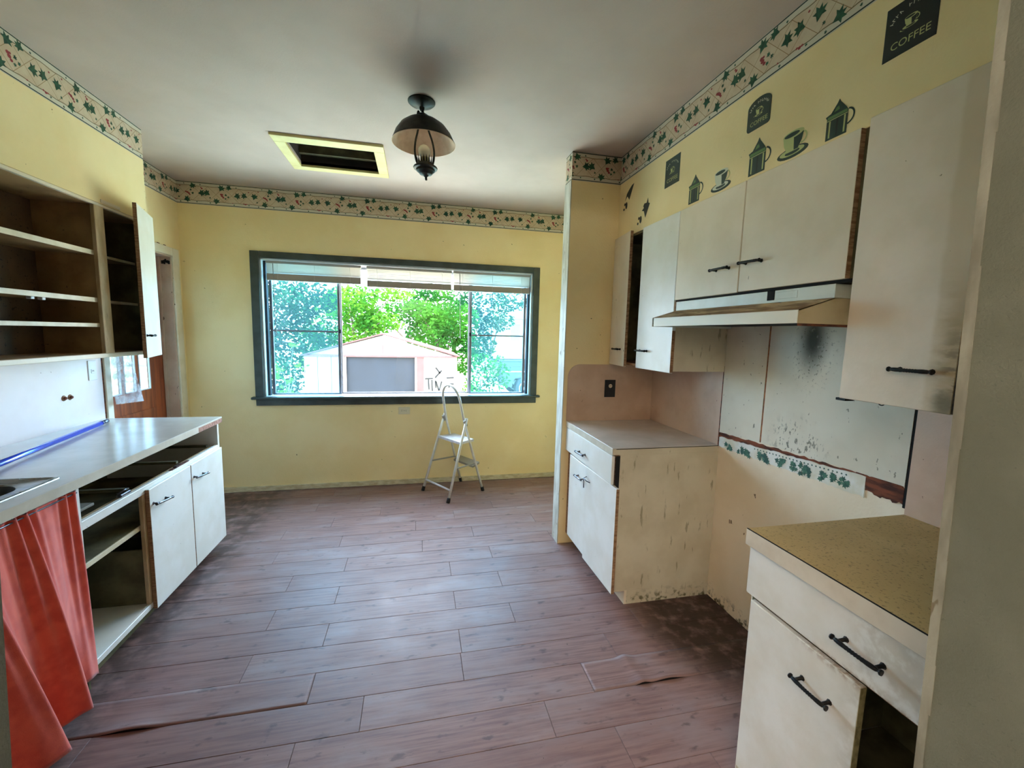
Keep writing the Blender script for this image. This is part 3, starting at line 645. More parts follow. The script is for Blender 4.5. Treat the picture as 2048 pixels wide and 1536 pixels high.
# ================================================================== far right base cabinet
XD = 1.030
fb = thing('base_cabinet', (1.36, 2.44, 0.0), 'white base cabinet with a drawer and two doors in the corner by the partition', 'cabinet')
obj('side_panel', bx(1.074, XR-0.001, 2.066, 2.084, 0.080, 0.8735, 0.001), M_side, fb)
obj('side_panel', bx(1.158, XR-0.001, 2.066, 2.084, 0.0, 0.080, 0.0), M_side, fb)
obj('face_frame', bx(1.056, 1.074, 2.066, YS-0.001, 0.085, 0.870, 0.002), M_edge, fb)
obj('gap_shade_strip', bx(1.0495, 1.0745, 2.0652, 2.0665, 0.705, 0.868, 0), M_black, fb)  # black strip painted in for the shaded gap beside the drawer
obj('gap_shade_strip', bx(1.0560, 1.0745, 2.0652, 2.0665, 0.60, 0.705, 0), M_black, fb)  # lower piece of the same painted gap shade
obj('toe_kick', bx(1.143, 1.158, 2.064, YS-0.001, 0.001, 0.085, 0.001), M_cream, fb)
obj('bottom_panel', bx(1.074, XR-0.001, 2.084, YS-0.001, 0.085, 0.10, 0.001), M_insdark, fb)
dw = obj('drawer_front', bx(XD, XD+0.018, 2.072, YS-0.004, 0.706, 0.866, 0.002), M_white, fb)
pull(dw, (XD, 2.49, 0.766), (0, 1, -0.05), (-1, 0, 0), 0.13, M_chrome)
d1 = obj('door', bx(XD+0.006, XD+0.024, 2.432, 2.722, 0.112, 0.694, 0.002), M_white, fb); pull(d1, (XD+0.006, 2.51, 0.600), (0, 1, -0.05), (-1, 0, 0), 0.12, M_chrome)
b = new(); Mt = Matrix.Translation((XD+0.024, 2.426, 0)) @ Matrix.Rotation(0.02, 4, 'Z'); box(b, -0.022, -0.004, -0.404, 0.0, 0.098, 0.700, 0.002, 0, Mt)
d2 = obj('door', b, M_white, fb); eb = new(); box(eb, -0.0215, -0.0045, -0.4047, -0.403, 0.10, 0.698, 0.0003, 0, Mt); obj('door_edge', eb, M_edge, d2)
pl = new(); tube(pl, [(XD, 2.405, 0.64), (XD-0.022, 2.398, 0.635), (XD-0.022, 2.392, 0.575)], 0.0035, 8); tube(pl, [(XD, 2.35, 0.62), (XD-0.02, 2.36, 0.628), (XD-0.022, 2.398, 0.635)], 0.003, 8)
obj('broken_handle', pl, M_chrome, d2)
fc = thing('countertop', (1.36, 2.44, 0.872), 'small pale laminate counter in the corner under the black outlet', 'countertop')
obj('slab', bx(XD, XR-0.006, 2.069, YS-0.005, 0.874, 0.910, 0.001), M_lam, fc)
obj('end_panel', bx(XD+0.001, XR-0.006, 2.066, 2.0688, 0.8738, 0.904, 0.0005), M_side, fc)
obj('front_edge', bx(XD-0.002, XD, 2.066, YS-0.005, 0.870, 0.9095, 0.0006), M_lamedge, fc)
obj('end_gap', bx(XD+0.02, XR-0.006, 2.0655, 2.068, 0.9035, 0.9065, 0), M_black, fc)

# ================================================================== near right base cabinet
XN = 1.050
nb = thing('base_cabinet', (1.37, 0.78, 0.0), 'white base cabinet with a black pull and an open dark bay, nearest on the right', 'cabinet')
NY0, NY1 = YF+0.004, 1.105
obj('side_panel', bx(XN+0.02, XR-0.001, NY1-0.004, NY1, 0.0, 0.868, 0.001), M_white, nb)
obj('inner_panel', bx(XN+0.021, XR-0.001, NY1-0.016, NY1-0.004, 0.1, 0.868, 0.001), M_insdark, nb)
obj('side_panel', bx(XN+0.02, XR-0.001, NY0, NY0+0.016, 0.0, 0.868, 0.002), M_white, nb)
obj('bottom_panel', bx(XN+0.02, XR-0.001, NY0+0.016, NY1-0.016, 0.085, 0.10, 0.001), M_insdark, nb)
obj('back_panel', bx(XR-0.008, XR-0.001, NY0+0.016, NY1-0.016, 0.10, 0.868, 0), M_insdark, nb)
obj('toe_kick', bx(XN+0.09, XN+0.105, NY0+0.016, NY1-0.016, 0.001, 0.085, 0.001), M_insdark, nb)
obj('middle_rail', bx(XN+0.02, XN+0.038, NY0+0.016, NY1-0.016, 0.675, 0.705, 0.002), M_edge, nb)
obj('drawer_box', bx(XN+0.04, XR-0.06, NY0+0.03, NY1-0.03, 0.71, 0.84, 0.002), M_insdark, nb)
def worn(nt, c):
    y = xyz(nt, posn(nt))[1]
    s = mth(nt, 'MULTIPLY', rng(nt, y, 0.80, 0.72), rng(nt, noise(nt, 30, detail=6), 0.35, 0.6))
    c = mixc(nt, mth(nt, 'MULTIPLY', s, 0.32), c, srgb(150, 130, 84))
    z = xyz(nt, posn(nt))[2]
    s2 = mth(nt, 'MULTIPLY', mth(nt, 'MULTIPLY', rng(nt, y, 0.98, 0.80), mth(nt, 'MULTIPLY', rng(nt, z, 0.655, 0.676), rng(nt, z, 0.705, 0.69))), rng(nt, noise(nt, 60, detail=5), 0.4, 0.6))
    return mixc(nt, mth(nt, 'MULTIPLY', s2, 0.6), c, srgb(140, 104, 58))
M_wornwhite = pmat('worn_white_door_paint', srgb(228, 228, 220), 0.35, srgb(216, 212, 198), 5, bump=0.1, bscale=60, extra=worn)
dn = obj('drawer_front', bx(XN, XN+0.019, NY0, NY1+0.003, 0.692, 0.856, 0.002), M_wornwhite, nb)
pull(dn, (XN, 0.737, 0.768), (0, 1, 0), (-1, 0, 0), 0.122, None, 0.026)
dd = obj('door', bx(XN+0.002, XN+0.020, 0.734, 1.088, 0.08, 0.676, 0.002), M_wornwhite, nb)
obj('door_edge', bx(XN+0.0025, XN+0.0195, 0.7334, 0.735, 0.082, 0.674, 0.0003), pmat('grubby_door_edge', srgb(150, 134, 88), 0.8, srgb(110, 94, 56), 30, bump=0.3), dd)
pull(dd, (XN+0.002, 0.845, 0.572), (0, 1, 0), (-1, 0, 0), 0.112, None, 0.026)
nc = thing('countertop', (1.37, 0.78, 0.872), 'greasy brown counter top nearest on the right', 'countertop')
obj('slab', bx(XN-0.016, XR-0.007, NY0, 1.108, 0.874, 0.910, 0.001), M_lambrown, nc)
obj('front_edge', bx(XN-0.019, XN-0.0165, NY0, 1.108, 0.858, 0.9085, 0.0006), M_lamedge, nc)
obj('end_edge', bx(XN-0.016, XR-0.007, 1.108, 1.110, 0.868, 0.9085, 0.0006), M_lamedge, nc)
obj('edge_seam', bx(XN-0.0192, XN-0.0150, NY0, 1.108, 0.9088, 0.9103, 0.0), M_black, nc)

# ================================================================== right wall cupboards
XU = XRS-0.020     # outer face of the doors
def wood_edge(parent, y, z0, z1): obj('door_edge', bx(XU+0.0005, XU+0.0185, y-0.0007, y+0.001, z0+0.002, z1-0.002, 0.0003), M_edge, parent)
ca = thing('wall_cabinet', (1.52, 2.44, 1.325), 'white wall cupboard with two doors and a dark gap, in the partition corner', 'cabinet')
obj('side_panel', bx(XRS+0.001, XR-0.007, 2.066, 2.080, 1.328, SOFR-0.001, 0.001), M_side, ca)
obj('side_panel', bx(XRS+0.001, XR-0.007, YS-0.016, YS-0.001, 1.328, SOFR-0.001, 0.001), M_insdark, ca)
obj('bottom_panel', bx(XRS+0.001, XR-0.007, 2.080, YS-0.016, 1.328, 1.344, 0.001), M_edge, ca)
obj('back_panel', bx(XR-0.006, XR-0.001, 2.080, YS-0.016, 1.36, SOFR-0.001, 0), M_insdark, ca)
obj('top_panel', bx(XRS+0.001, XR-0.007, 2.080, YS-0.016, SOFR-0.016, SOFR-0.001, 0), M_insdark, ca)
Mt = Matrix.Translation((XRS-0.001, YS-0.006, 0)) @ Matrix.Rotation(-0.10, 4, 'Z')
b = new(); box(b, -0.019, 0, -0.272, 0, 1.318, 2.172, 0.002, 0, Mt); da = obj('door', b, M_cream, ca)
eb = new(); box(eb, -0.0185, -0.0005, -0.2727, -0.271, 1.32, 2.17, 0.0003, 0, Mt); obj('door_edge', eb, M_edge, da)
pull(da, Mt @ Vector((-0.019, -0.165, 1.428)), Mt.to_3x3() @ Vector((0, 1, 0)), Mt.to_3x3() @ Vector((-1, 0, 0)), 0.10)
db = obj('door', bx(XU, XRS-0.001, 2.056, 2.430, 1.320, 2.164, 0.002), M_white, ca); wood_edge(db, 2.056, 1.320, 1.55)
pull(db, (XU, 2.345, 1.429), (0, 1, 0), (-1, 0, 0), 0.11)
cbn = thing('wall_cabinet', (1.52, 1.59, 1.70), 'cream wall cupboard with two short doors above the range hood', 'cabinet')
obj('carcass', bx(XRS+0.001, XR-0.007, 1.112, 2.064, 1.712, SOFR-0.001, 0.001), M_insdark, cbn)
dc = obj('door', bx(XU, XRS-0.001, 1.601, 2.054, 1.708, 2.164, 0.002), M_cream, cbn); pull(dc, (XU, 1.702, 1.819), (0, 1, 0), (-1, 0, 0), 0.115)
de = obj('door', bx(XU, XRS-0.001, 1.128, 1.597, 1.710, 2.164, 0.002), M_cream, cbn); pull(de, (XU, 1.522, 1.823), (0, 1, 0.03), (-1, 0, 0), 0.115)
wood_edge(de, 1.128, 1.710, 2.164)
obj('bottom_rail', bx(XU+0.006, XRS+0.02, 1.112, 2.054, 1.7005, 1.709, 0.001), M_black, cbn)  # thin near-black strip marking the dark line above the hood
cc = thing('wall_cabinet', (1.52, 0.95, 1.325), 'tall cream wall cupboard with one stained door, nearest on the right', 'cabinet')
obj('carcass', bx(XRS+0.001, XR-0.007, 0.79, 1.106, 1.333, SOFR-0.001, 0.001), M_cream, cc)
def cstain(nt, c):
    s = xyz(nt, posn(nt)); y, z = s[1], s[2]
    n = noise(nt, 26, (1, 0.5, 1.6), 6)
    a = mth(nt, 'MULTIPLY', rng(nt, mth(nt, 'ADD', y, mth(nt, 'MULTIPLY', mth(nt, 'SUBTRACT', n, 0.5), 0.07)), 0.875, 0.815), rng(nt, z, 1.80, 1.52))
    c = mixc(nt, mth(nt, 'MULTIPLY', a, 0.75), c, srgb(168, 138, 84))
    b_ = mth(nt, 'MULTIPLY', mth(nt, 'MULTIPLY', rng(nt, y, 0.862, 0.812), rng(nt, z, 1.62, 1.40)), rng(nt, noise(nt, 40, (1, 0.5, 1.4), 6), 0.42, 0.6))
    c = mixc(nt, b_, c, srgb(48, 46, 26))
    d = blob(nt, (1.33, 0.818, 1.355), (0, 1, 0.9), 0.01, 0.045)
    c = mixc(nt, mth(nt, 'MULTIPLY', d, 0.9), c, srgb(40, 46, 26))
    e = mth(nt, 'MULTIPLY', rng(nt, mth(nt, 'ADD', y, mth(nt, 'MULTIPLY', noise(nt, 6), 0.03)), 0.89, 0.875), 0.35)
    return mixc(nt, e, c, srgb(198, 174, 128))
M_cdoor = pmat('stained_cream_door_paint', srgb(240, 226, 206), 0.42, srgb(230, 214, 190), 5, bump=0.12, bscale=70, extra=cstain, spots=[(45, 0.73, 0.02, srgb(140, 116, 84), (1, 1, 0.5))])
df = obj('door', bx(XU, XRS-0.001, 0.806, 1.104, 1.330, 2.180, 0.002), M_cdoor, cc)
rg = new(); rr = random.Random(6)
for i in range(60):
    z = 1.332+0.0141*i; box(rg, XU+0.001, XRS-0.002, 0.798-0.004*rr.random(), 0.8065, z, z+0.0141, 0)
obj('rotten_edge', rg, pmat('rotten_dark_door_edge', srgb(60, 48, 30), 0.9, srgb(28, 24, 16), 60, bump=0.6), df)
pull(df, (XU, 0.897, 1.436), (0, 1, 0), (-1, 0, 0), 0.108, None, 0.022)
hk = new(); tube(hk, [(XU+0.03, 0.995+0.010*math.cos(a), 1.333-0.010*math.sin(a)) for a in [math.pi*i/8 for i in range(9)]], 0.0016, 6); obj('hook', hk, M_iron, cc)
obj('bracket', bx(XU+0.004, XU+0.04, 1.085, 1.118, 1.322, 1.330, 0.001), M_iron, cc)

# ================================================================== range hood
hd = thing('range_hood', (1.45, 1.6, 1.56), 'dirty white metal range hood under the short cupboards', 'range hood')
M_hood = pmat('white_enamel_hood', srgb(222, 226, 214), 0.35, srgb(210, 212, 196), 6)
def greasy(nt, c):
    c = mixc(nt, rng(nt, noise(nt, 10, (3, 0.8, 1), 6), 0.30, 0.62), c, srgb(124, 92, 54))
    return mixc(nt, rng(nt, noise(nt, 24, (3, 0.7, 1), 5), 0.60, 0.70), c, srgb(48, 34, 20))
M_hoodgrease = pmat('greasy_hood_slope', srgb(206, 182, 138), 0.6, extra=greasy, bump=0.4, bscale=60)
HY_0, HY_1, HXF, HXB = 1.158, 2.040, 1.198, 1.335
bm = new(); box(bm, HXB-0.002, XR-0.007, HY_0, HY_1, 1.6525, 1.698, 0.001); obj('upper_band', bm, M_hood, hd)
obj('slope', prism(new(), [(HXF, 1.610), (HXB, 1.653), (HXB, 1.649), (HXF+0.001, 1.606)], lambda u, v, d: (u, d, v), HY_0, HY_1), M_hoodgrease, hd)
obj('front_lip', bx(HXF-0.002, HXF+0.001, HY_0, HY_1-0.02, 1.566, 1.609, 0.001), pmat('cream_hood_lip', srgb(232, 224, 200), 0.4), hd)
for y in (HY_0, HY_1-0.0035): obj('side_plate', prism(new(), [(HXF, 1.566), (XR-0.008, 1.566), (XR-0.008, 1.652), (HXB, 1.652), (HXF, 1.609)], lambda u, v, d: (u, d, v), y, y+0.003), pmat('tan_stained_hood_side', srgb(212, 196, 158), 0.5, srgb(190, 168, 122), 6) if y == HY_0 else M_hood, hd)
obj('underside', bx(HXF+0.004, XR-0.008, HY_0+0.004, HY_1-0.005, 1.578, 1.582, 0), M_black, hd)
obj('lower_flange', bx(HXF+0.002, XR-0.008, HY_0-0.002, HY_0+0.004, 1.558, 1.566, 0.001), M_rust, hd)
obj('switch_cutout', bx(HXB-0.0045, HXB, 1.402, 1.436, 1.662, 1.699, 0.001), M_black, hd)
obj('access_plate', bx(HXB-0.0035, HXB, 1.300, 1.398, 1.664, 1.690, 0.0008), M_hood, hd)
obj('end_bracket', bx(HXB-0.003, HXB+0.02, HY_1, HY_1+0.012, 1.648, 1.700, 0.001), M_edge, hd)

# ================================================================== blinds
M_gath = pmat('shaded_gathered_slats', srgb(176, 164, 150), 0.5)  # slat colour darkened to paint in the shade of the bundle
def blind(x0, x1, label, wand, ztop=2.104, zb=1.918, tilt=0.0):
    t = thing('window_blind', ((x0+x1)/2, 4.285, zb), label, 'blind', 'raised mini blinds in the window')
    obj('head_rail', bx(x0, x1, 4.268, 4.294, ztop-0.022, ztop, 0.002), M_blindrail, t)
    n = 7; zt = ztop-0.026; zs = zb+0.062
    proto = None
    for i in range(n):                      # hanging slats, slightly open
        z = zt-(zt-zs)*(i+0.3)/n; b = new(); c = Vector(((x0+x1)/2, 4.281, z)); hl = (x1-x0)/2-0.004; loops = []
        for k in range(5):
            v = -0.0125+0.025*k/4; cz = 0.0018*(1-(v/0.0125)**2); a = 0.88
            loops.append([Vector((c.x+s*hl, c.y+v*math.cos(a)-cz*math.sin(a), c.z-v*math.sin(a)+cz*math.cos(a))) for s in (-1, 1)])
        vs = [[b.verts.new(p) for p in l] for l in loops]
        for k in range(4): b.faces.new((vs[k][0], vs[k][1], vs[k+1][1], vs[k+1][0])).smooth = True
        obj('slat', b, M_slat, t, normals=False)
    for i in range(9):                      # gathered slats
        z = zb+0.013+0.0052*i; obj('slat', bx(x0+0.004, x1-0.004, 4.268, 4.293, z, z+0.0046, 0.001), M_gath, t)
    obj('bottom_rail', bx(x0+0.003, x1-0.003, 4.267, 4.295, zb, zb+0.012, 0.003), M_blindrail, t)
    for f in (0.12, 0.5, 0.88):
        x = x0+(x1-x0)*f; obj('ladder_cord', tube(new(), [(x, 4.2665, ztop-0.02), (x, 4.2665, zb+0.002)], 0.0011, 6), M_slat, t)
    if wand: obj('tilt_wand', tube(new(), [(wand, 4.262, ztop-0.025), (wand+0.001, 4.258, ztop-0.05), (wand+0.010, 4.254, 1.455)], [0.003, 0.0034, 0.0034], 8), M_cord, t)
    return t
blind(-1.312, -0.506, 'raised white blind at the left end of the window', -1.250, 2.106, 1.936)
blind(-0.459, 0.334, 'raised white blind in the middle of the window', None, 2.106, 1.918)
blind(0.346, 1.122, 'raised white blind at the right end of the window', 0.408, 2.106, 1.918)

# ================================================================== wallpaper border
BM = [pmat('border_cream_paper', srgb(212, 204, 184), 0.6), pmat('border_pinkish_paper', srgb(214, 196, 168), 0.6, srgb(206, 184, 154), 20), pmat('border_dark_green_line', srgb(26, 44, 38), 0.6),
      pmat('border_brown_vine', srgb(96, 84, 48), 0.6), pmat('border_leaf_green', srgb(40, 92, 62), 0.6, srgb(26, 66, 44), 60), pmat('border_berry_red', srgb(150, 48, 52), 0.6), pmat('border_trellis_tan', srgb(160, 128, 90), 0.6)]
LEAVES = [(0, 80, 46, .3), (124, 34, 42, 2.8), (80, 142, 44, 1.2), (190, 86, 46, 1.4), (224, 82, 46, -1.0), (338, 34, 46, .5), (392, 27, 40, -1.2), (297, 142, 44, .2), (459, 88, 46, 1.3), (507, 82, 44, -1.2)]
SMALL = [(108, 66, 16, .5), (122, 92, 18, 2), (370, 88, 18, 1), (388, 104, 16, 2.4), (366, 118, 15, .2), (180, 20, 10, 1), (60, 18, 9, 2), (450, 22, 10, 0), (30, 164, 11, 1), (250, 162, 11, 2), (430, 164, 11, 0), (150, 160, 10, 1.5), (545, 158, 10, .4), (250, 120, 13, .9), (20, 128, 13, .9)]
BERRY = [(83, 88, 9), (94, 96, 8), (72, 84, 7), (100, 106, 6), (191, 50, 7), (184, 42, 5), (341, 98, 10), (334, 86, 9), (350, 110, 8), (345, 84, 6), (517, 152, 7), (528, 150, 5), (505, 148, 5), (545, 50, 5), (30, 40, 5), (420, 150, 4)]
UN = 590.0
def border(origin, du, nrm, length, label, phase=0.0):
    O, D, Nn, mm = Vector(origin), Vector(du), Vector(nrm), 0.001; Lm = length*1000
    def P(u, v, d): return O + D*(min(max(u, 0), Lm)*mm) + Vector((0, 0, -min(max(v, 0), HB*1000)*mm)) + Nn*(d*mm)
    bm = new()
    vs0 = [(0, 0), (Lm, 0), (Lm, HB*1000), (0, HB*1000)]
    prism(bm, vs0, lambda u, v, d: P(u, v, d), 0.3, 1.0, 0)
    def quad(u0, v0, u1, v1, d, mi): face(bm, [P(u0, v0, d), P(u1, v0, d), P(u1, v1, d), P(u0, v1, d)], mi)
    def seg(a, b, w, d, mi):
        a, b = Vector(a), Vector(b)
        if max(a.x, b.x) < 0 or min(a.x, b.x) > Lm: return
        if a.x > b.x: a, b = b, a
        if b.x-a.x > 1e-6:
            if a.x < 0: a = a+(b-a)*(-a.x/(b.x-a.x))
            if b.x > Lm: b = a+(b-a)*((Lm-a.x)/(b.x-a.x))
        dd = (b-a)
        if dd.length < 1: return
        n = Vector((-dd.y, dd.x)).normalized()*w/2; face(bm, [P(*(a+n), d), P(*(b+n), d), P(*(b-n), d), P(*(a-n), d)], mi)
    quad(0, 27, Lm, 153, 1.2, 1)
    quad(0, 2.5, Lm, 7.5, 1.4, 2); quad(0, 172.5, Lm, 177.5, 1.4, 2)
    per = UN/5; n0 = int(-2); n1 = int(Lm/per)+3
    for k in range(n0, n1):
        u = k*per-phase % per; seg((u, 31), (u+118, 150), 2.2, 1.35, 6); seg((u+118, 31), (u, 150), 2.2, 1.35, 6)
    k = 0; stp = 24.0
    while k*stp < Lm:
        for vb, sgn in ((31, 1), (150, -1)):
            y0 = vb+2.5*math.sin(k*1.3+vb); y1 = vb+2.5*math.sin((k+1)*1.3+vb); seg((k*stp, y0), ((k+1)*stp, y1), 3.2, 1.5, 3)
        k += 1
    for rep in range(-1, int(Lm/UN)+2):
        b = rep*UN-phase
        for i, (u, v, s, a) in enumerate(LEAVES+SMALL):
            if -s*.3 < b+u < Lm+s*.3: face(bm, [P(p[0], p[1], 1.65+0.03*(i % 5)) for p in ivy_pts(b+u, v, s*1.22, a)], 4)
        for i, (u, v, r) in enumerate(BERRY):
            if -r*.3 < b+u < Lm+r*.3: face(bm, [P(b+u+r*math.cos(k*math.pi/4), v+r*.85*math.sin(k*math.pi/4), 1.9+0.03*(i % 4)) for k in range(8)], 5)
    o = obj('wallpaper_border', bm, BM, normals=False); tag(o, label, 'border', 'ivy wallpaper borders under the ceiling'); return o
border((XL, YB, H-0.001), (1, 0, 0), (0, -1, 0), XR-XL, 'ivy wallpaper border along the top of the window wall')
border((XL, YE, H-0.001), (0, 1, 0), (1, 0, 0), YB-YE, 'short ivy wallpaper border above the brown door', 130)
border((XS, YF, H-0.001), (0, 1, 0), (1, 0, 0), YE-YF, 'ivy wallpaper border on the soffit above the open cupboards', 210)
border((XST, YS, H-0.001), (1, 0, 0), (0, -1, 0), XRS-XST, 'ivy wallpaper border on the camera side of the partition', 90)
border((XST, YS2, H-0.001), (0, -1, 0), (-1, 0, 0), YS2-YS, 'narrow ivy wallpaper border on the end of the partition', 40)
border((XRS, YS, H-0.001), (0, -1, 0), (-1, 0, 0), YS-YF, 'ivy wallpaper border on the soffit above the coffee stickers', 300)

# ================================================================== coffee stickers on the right soffit
D_dark = pmat('sticker_dark_green', srgb(34, 56, 46), 0.45); D_blk = pmat('sticker_black_green', srgb(26, 32, 28), 0.5)
D_lite = pmat('sticker_pale_green', srgb(190, 196, 130), 0.5); D_white = pmat('sticker_white', srgb(214, 214, 190), 0.5); D_mid = pmat('sticker_mid_green', srgb(96, 130, 74), 0.5)
DM = [D_dark, D_blk, D_lite, D_white, D_mid]
def dmap(y, z): return lambda u, v, d: (XRS-d, y-u, z+v)
_tc = {}
def text_polys(body):
    if body in _tc: return _tc[body]
    cu_ = bpy.data.curves.new('lettering', 'FONT'); cu_.body = body; cu_.align_x = 'CENTER'; cu_.resolution_u = 3
    ob = bpy.data.objects.new('lettering', cu_); COL.objects.link(ob); dg = bpy.context.evaluated_depsgraph_get()
    me = bpy.data.meshes.new_from_object(ob.evaluated_get(dg)); bpy.data.objects.remove(ob)
    ps = [[(me.vertices[i].co.x, me.vertices[i].co.y) for i in p.vertices] for p in me.polygons]
    h = max(q[1] for p in ps for q in p); w = max(q[0] for p in ps for q in p)-min(q[0] for p in ps for q in p)
    _tc[body] = (ps, w, h); return _tc[body]
def put_text(bm, f, body, cx, base, w, h, d, mi):
    ps, tw, th = text_polys(body)
    for p in ps:
        try: face(bm, [f(cx+q[0]*w/tw, base+q[1]*h/th, d) for q in p], mi)
        except ValueError: pass
def ell(cx, cy, rx, ry, n=18, a0=0, a1=2*math.pi): return [(cx+rx*math.cos(a0+(a1-a0)*i/n), cy+ry*math.sin(a0+(a1-a0)*i/n)) for i in range(n+(0 if abs(a1-a0-2*math.pi) < 1e-6 else 1))]
def put(bm, f, poly, d, mi): face(bm, [f(p[0], p[1], d) for p in poly], mi)
def ribbon(bm, f, pts, w, d, mi):
    for a, b in zip(pts[:-1], pts[1:]):
        a, b = Vector(a), Vector(b); n = (b-a); n = Vector((-n.y, n.x)).normalized()*w/2; ex = (b-a)*0.06
        put(bm, f, [a+n-ex, b+n+ex, b-n+ex, a-n-ex], d, mi)
T = 0.0010
def cup(bm, f, s, cx, cy, body, inner, shade, d, rim=None):
    put(bm, f, ell(cx, cy-0.34*s, 0.62*s, 0.17*s), d, shade); put(bm, f, ell(cx-0.02*s, cy-0.31*s, 0.50*s, 0.12*s), d+.0001, body)
    put(bm, f, ell(cx, cy-0.33*s, 0.30*s, 0.07*s), d+.00015, shade)
    ribbon(bm, f, [(cx+0.36*s+0.17*s*math.cos(a), cy+0.02*s+0.17*s*math.sin(a)) for a in [math.radians(-100+i*22) for i in range(10)]], 0.055*s, d+.0002, body if rim is None else rim)
    put(bm, f, [(cx-0.42*s, cy+0.25*s), (cx-0.36*s, cy-0.05*s), (cx-0.22*s, cy-0.30*s), (cx+0.22*s, cy-0.30*s), (cx+0.36*s, cy-0.05*s), (cx+0.42*s, cy+0.25*s)], d+.0003, body)
    put(bm, f, [(cx+0.02*s, cy+0.2*s), (cx+0.06*s, cy-0.28*s), (cx+0.22*s, cy-0.28*s), (cx+0.35*s, cy-0.05*s), (cx+0.41*s, cy+0.2*s)], d+.0004, shade)
    put(bm, f, ell(cx, cy+0.25*s, 0.42*s, 0.12*s), d+.0005, body); put(bm, f, ell(cx-0.06*s, cy+0.25*s, 0.31*s, 0.075*s), d+.0006, inner)
def sign(yl, zb, w, h, shape, label, base):
    f = dmap(yl, zb); bm = new()
    if shape == 'rect': poly = [(0, 0), (w, 0), (w, h), (0, h)]
    else:
        r = 0.014; poly = []
        for cx, cy, a in ((r, r, 180), (w-r, r, 270)): poly += [(cx+r*math.cos(math.radians(a+90*i/4)), cy+r*math.sin(math.radians(a+90*i/4))) for i in range(5)]
        poly += [(w, h*0.76)] + [(w/2+w/2*math.cos(math.radians(a)), h*0.76+h*0.24*math.sin(math.radians(a))) for a in range(12, 180, 14)] + [(0, h*0.76)]
    prism(bm, poly, f, 0.0, T, base)
    cup(bm, f, 0.040, w*0.50, h*0.55, 2, base, base, T+.0003, 2)
    put(bm, f, ell(w*0.46, h*0.445, 0.022, 0.0042), T+.0002, 2)
    put_text(bm, f, 'COFFEE', w*0.52, h*0.155, w*0.74, h*0.135, T+.0004, 2)
    for i, a in enumerate((160, 147, 134, 121, 96, 84, 72, 60, 47, 34, 21)):     # worn lettering in an arc, too small to read
        a = math.radians(a); cx, cy = w*0.5+w*0.40*math.cos(a), h*0.60+h*0.25*math.sin(a); t = Vector((math.sin(a), -math.cos(a))); n = Vector((math.cos(a), math.sin(a)))
        c = Vector((cx, cy)); q = 0.0042
        ribbon(bm, f, [c-t*q*.6-n*q, c-t*q*.6+n*q], 0.0018, T+.0004, 3); ribbon(bm, f, [c-t*q*.6+n*q*(1 if i % 2 else 0), c+t*q*.7+n*q*(.3 if i % 3 else -1)], 0.0016, T+.0005, 3)
    o = obj('wall_sticker', bm, DM, normals=False); tag(o, label, 'sticker', 'coffee stickers on the soffit')
sign(2.254, 2.334, 0.136, 0.145, 'rect', 'square green coffee sign sticker, farthest of the three signs', 0)
sign(1.646, 2.363, 0.122, 0.120, 'arch', 'arched green coffee sign sticker between the two square signs', 0)
sign(1.104, 2.330, 0.137, 0.145, 'rect', 'large black coffee sign sticker nearest the doorway', 1)
def pot(yc, zb, h, label):
    f = dmap(yc, zb); bm = new(); w = h*0.36
    prism(bm, [(-w*.92, 0), (w*.80, 0), (w*.80, h*.60), (w*.62, h*.70), (w*.12, h*.92), (0, h), (-w*.12, h*.92), (-w*.62, h*.70), (-w*1.05, h*.66), (-w*.92, h*.58)], f, 0, T, 0)
    ribbon(bm, f, [(w*.75+w*.55*math.sin(math.radians(a)), h*.42+h*.20*math.cos(math.radians(a))) for a in range(10, 181, 17)], h*.045, T*.9, 0)
    put(bm, f, [(-w*.90, h*.555), (w*.80, h*.555), (w*.72, h*.635), (-w*.85, h*.635)], T+.0002, 4); put(bm, f, [(-w*.90, h*.515), (w*.80, h*.515), (w*.80, h*.535), (-w*.90, h*.535)], T+.0003, 2)
    for x in (-.70, .52): put(bm, f, [(w*x, h*.05), (w*(x+.13), h*.05), (w*(x+.13), h*.50), (w*x, h*.50)], T+.0003, 2)
    put(bm, f, [(-w*.1, h*.05), (w*.06, h*.05), (w*.06, h*.5), (-w*.1, h*.5)], T+.0003, 1); put(bm, f, [(-w*.35, h*.70), (w*.1, h*.72), (w*.02, h*.82), (-w*.2, h*.80)], T+.0003, 4)
    o = obj('wall_sticker', bm, DM, normals=False); tag(o, label, 'sticker', 'coffee stickers on the soffit')
pot(1.976, 2.184, 0.134, 'green coffee press sticker, farthest of the three presses')
pot(1.570, 2.183, 0.138, 'green coffee press sticker below the arched sign, between the two cups')
pot(1.230, 2.181, 0.118, 'green coffee press sticker with a torn top, nearest the doorway')
def cupst(yc, zc, s, label, body):
    f = dmap(yc, zc); bm = new(); prism(bm, ell(0, -0.34*s, 0.63*s, 0.18*s), f, 0, T*.8, 0); cup(bm, f, s, 0, 0, body, 0, 0, T, 2)
    o = obj('wall_sticker', bm, DM, normals=False); tag(o, label, 'sticker', 'coffee stickers on the soffit')
cupst(1.785, 2.236, 0.105, 'pale green cup and saucer sticker, the farther of two cups', 3)
cupst(1.402, 2.236, 0.108, 'dark green cup and saucer sticker, the nearer of two cups', 2)
def scrap(yc, zc, polys, label):
    f = dmap(yc, zc); bm = new()
    for i, p in enumerate(polys): prism(bm, p, f, 0, T+0.0001*i, 1)
    o = obj('wall_sticker', bm, DM, normals=False); tag(o, label, 'sticker', 'coffee stickers on the soffit')
scrap(2.67, 2.425, [[(-.055, -.02), (-.03, .0), (-.02, -.005), (.0, -.028), (.055, .058), (.03, .055), (-.01, .035), (-.035, .018)]], 'dark torn bird-shaped scrap of sticker in the far corner')
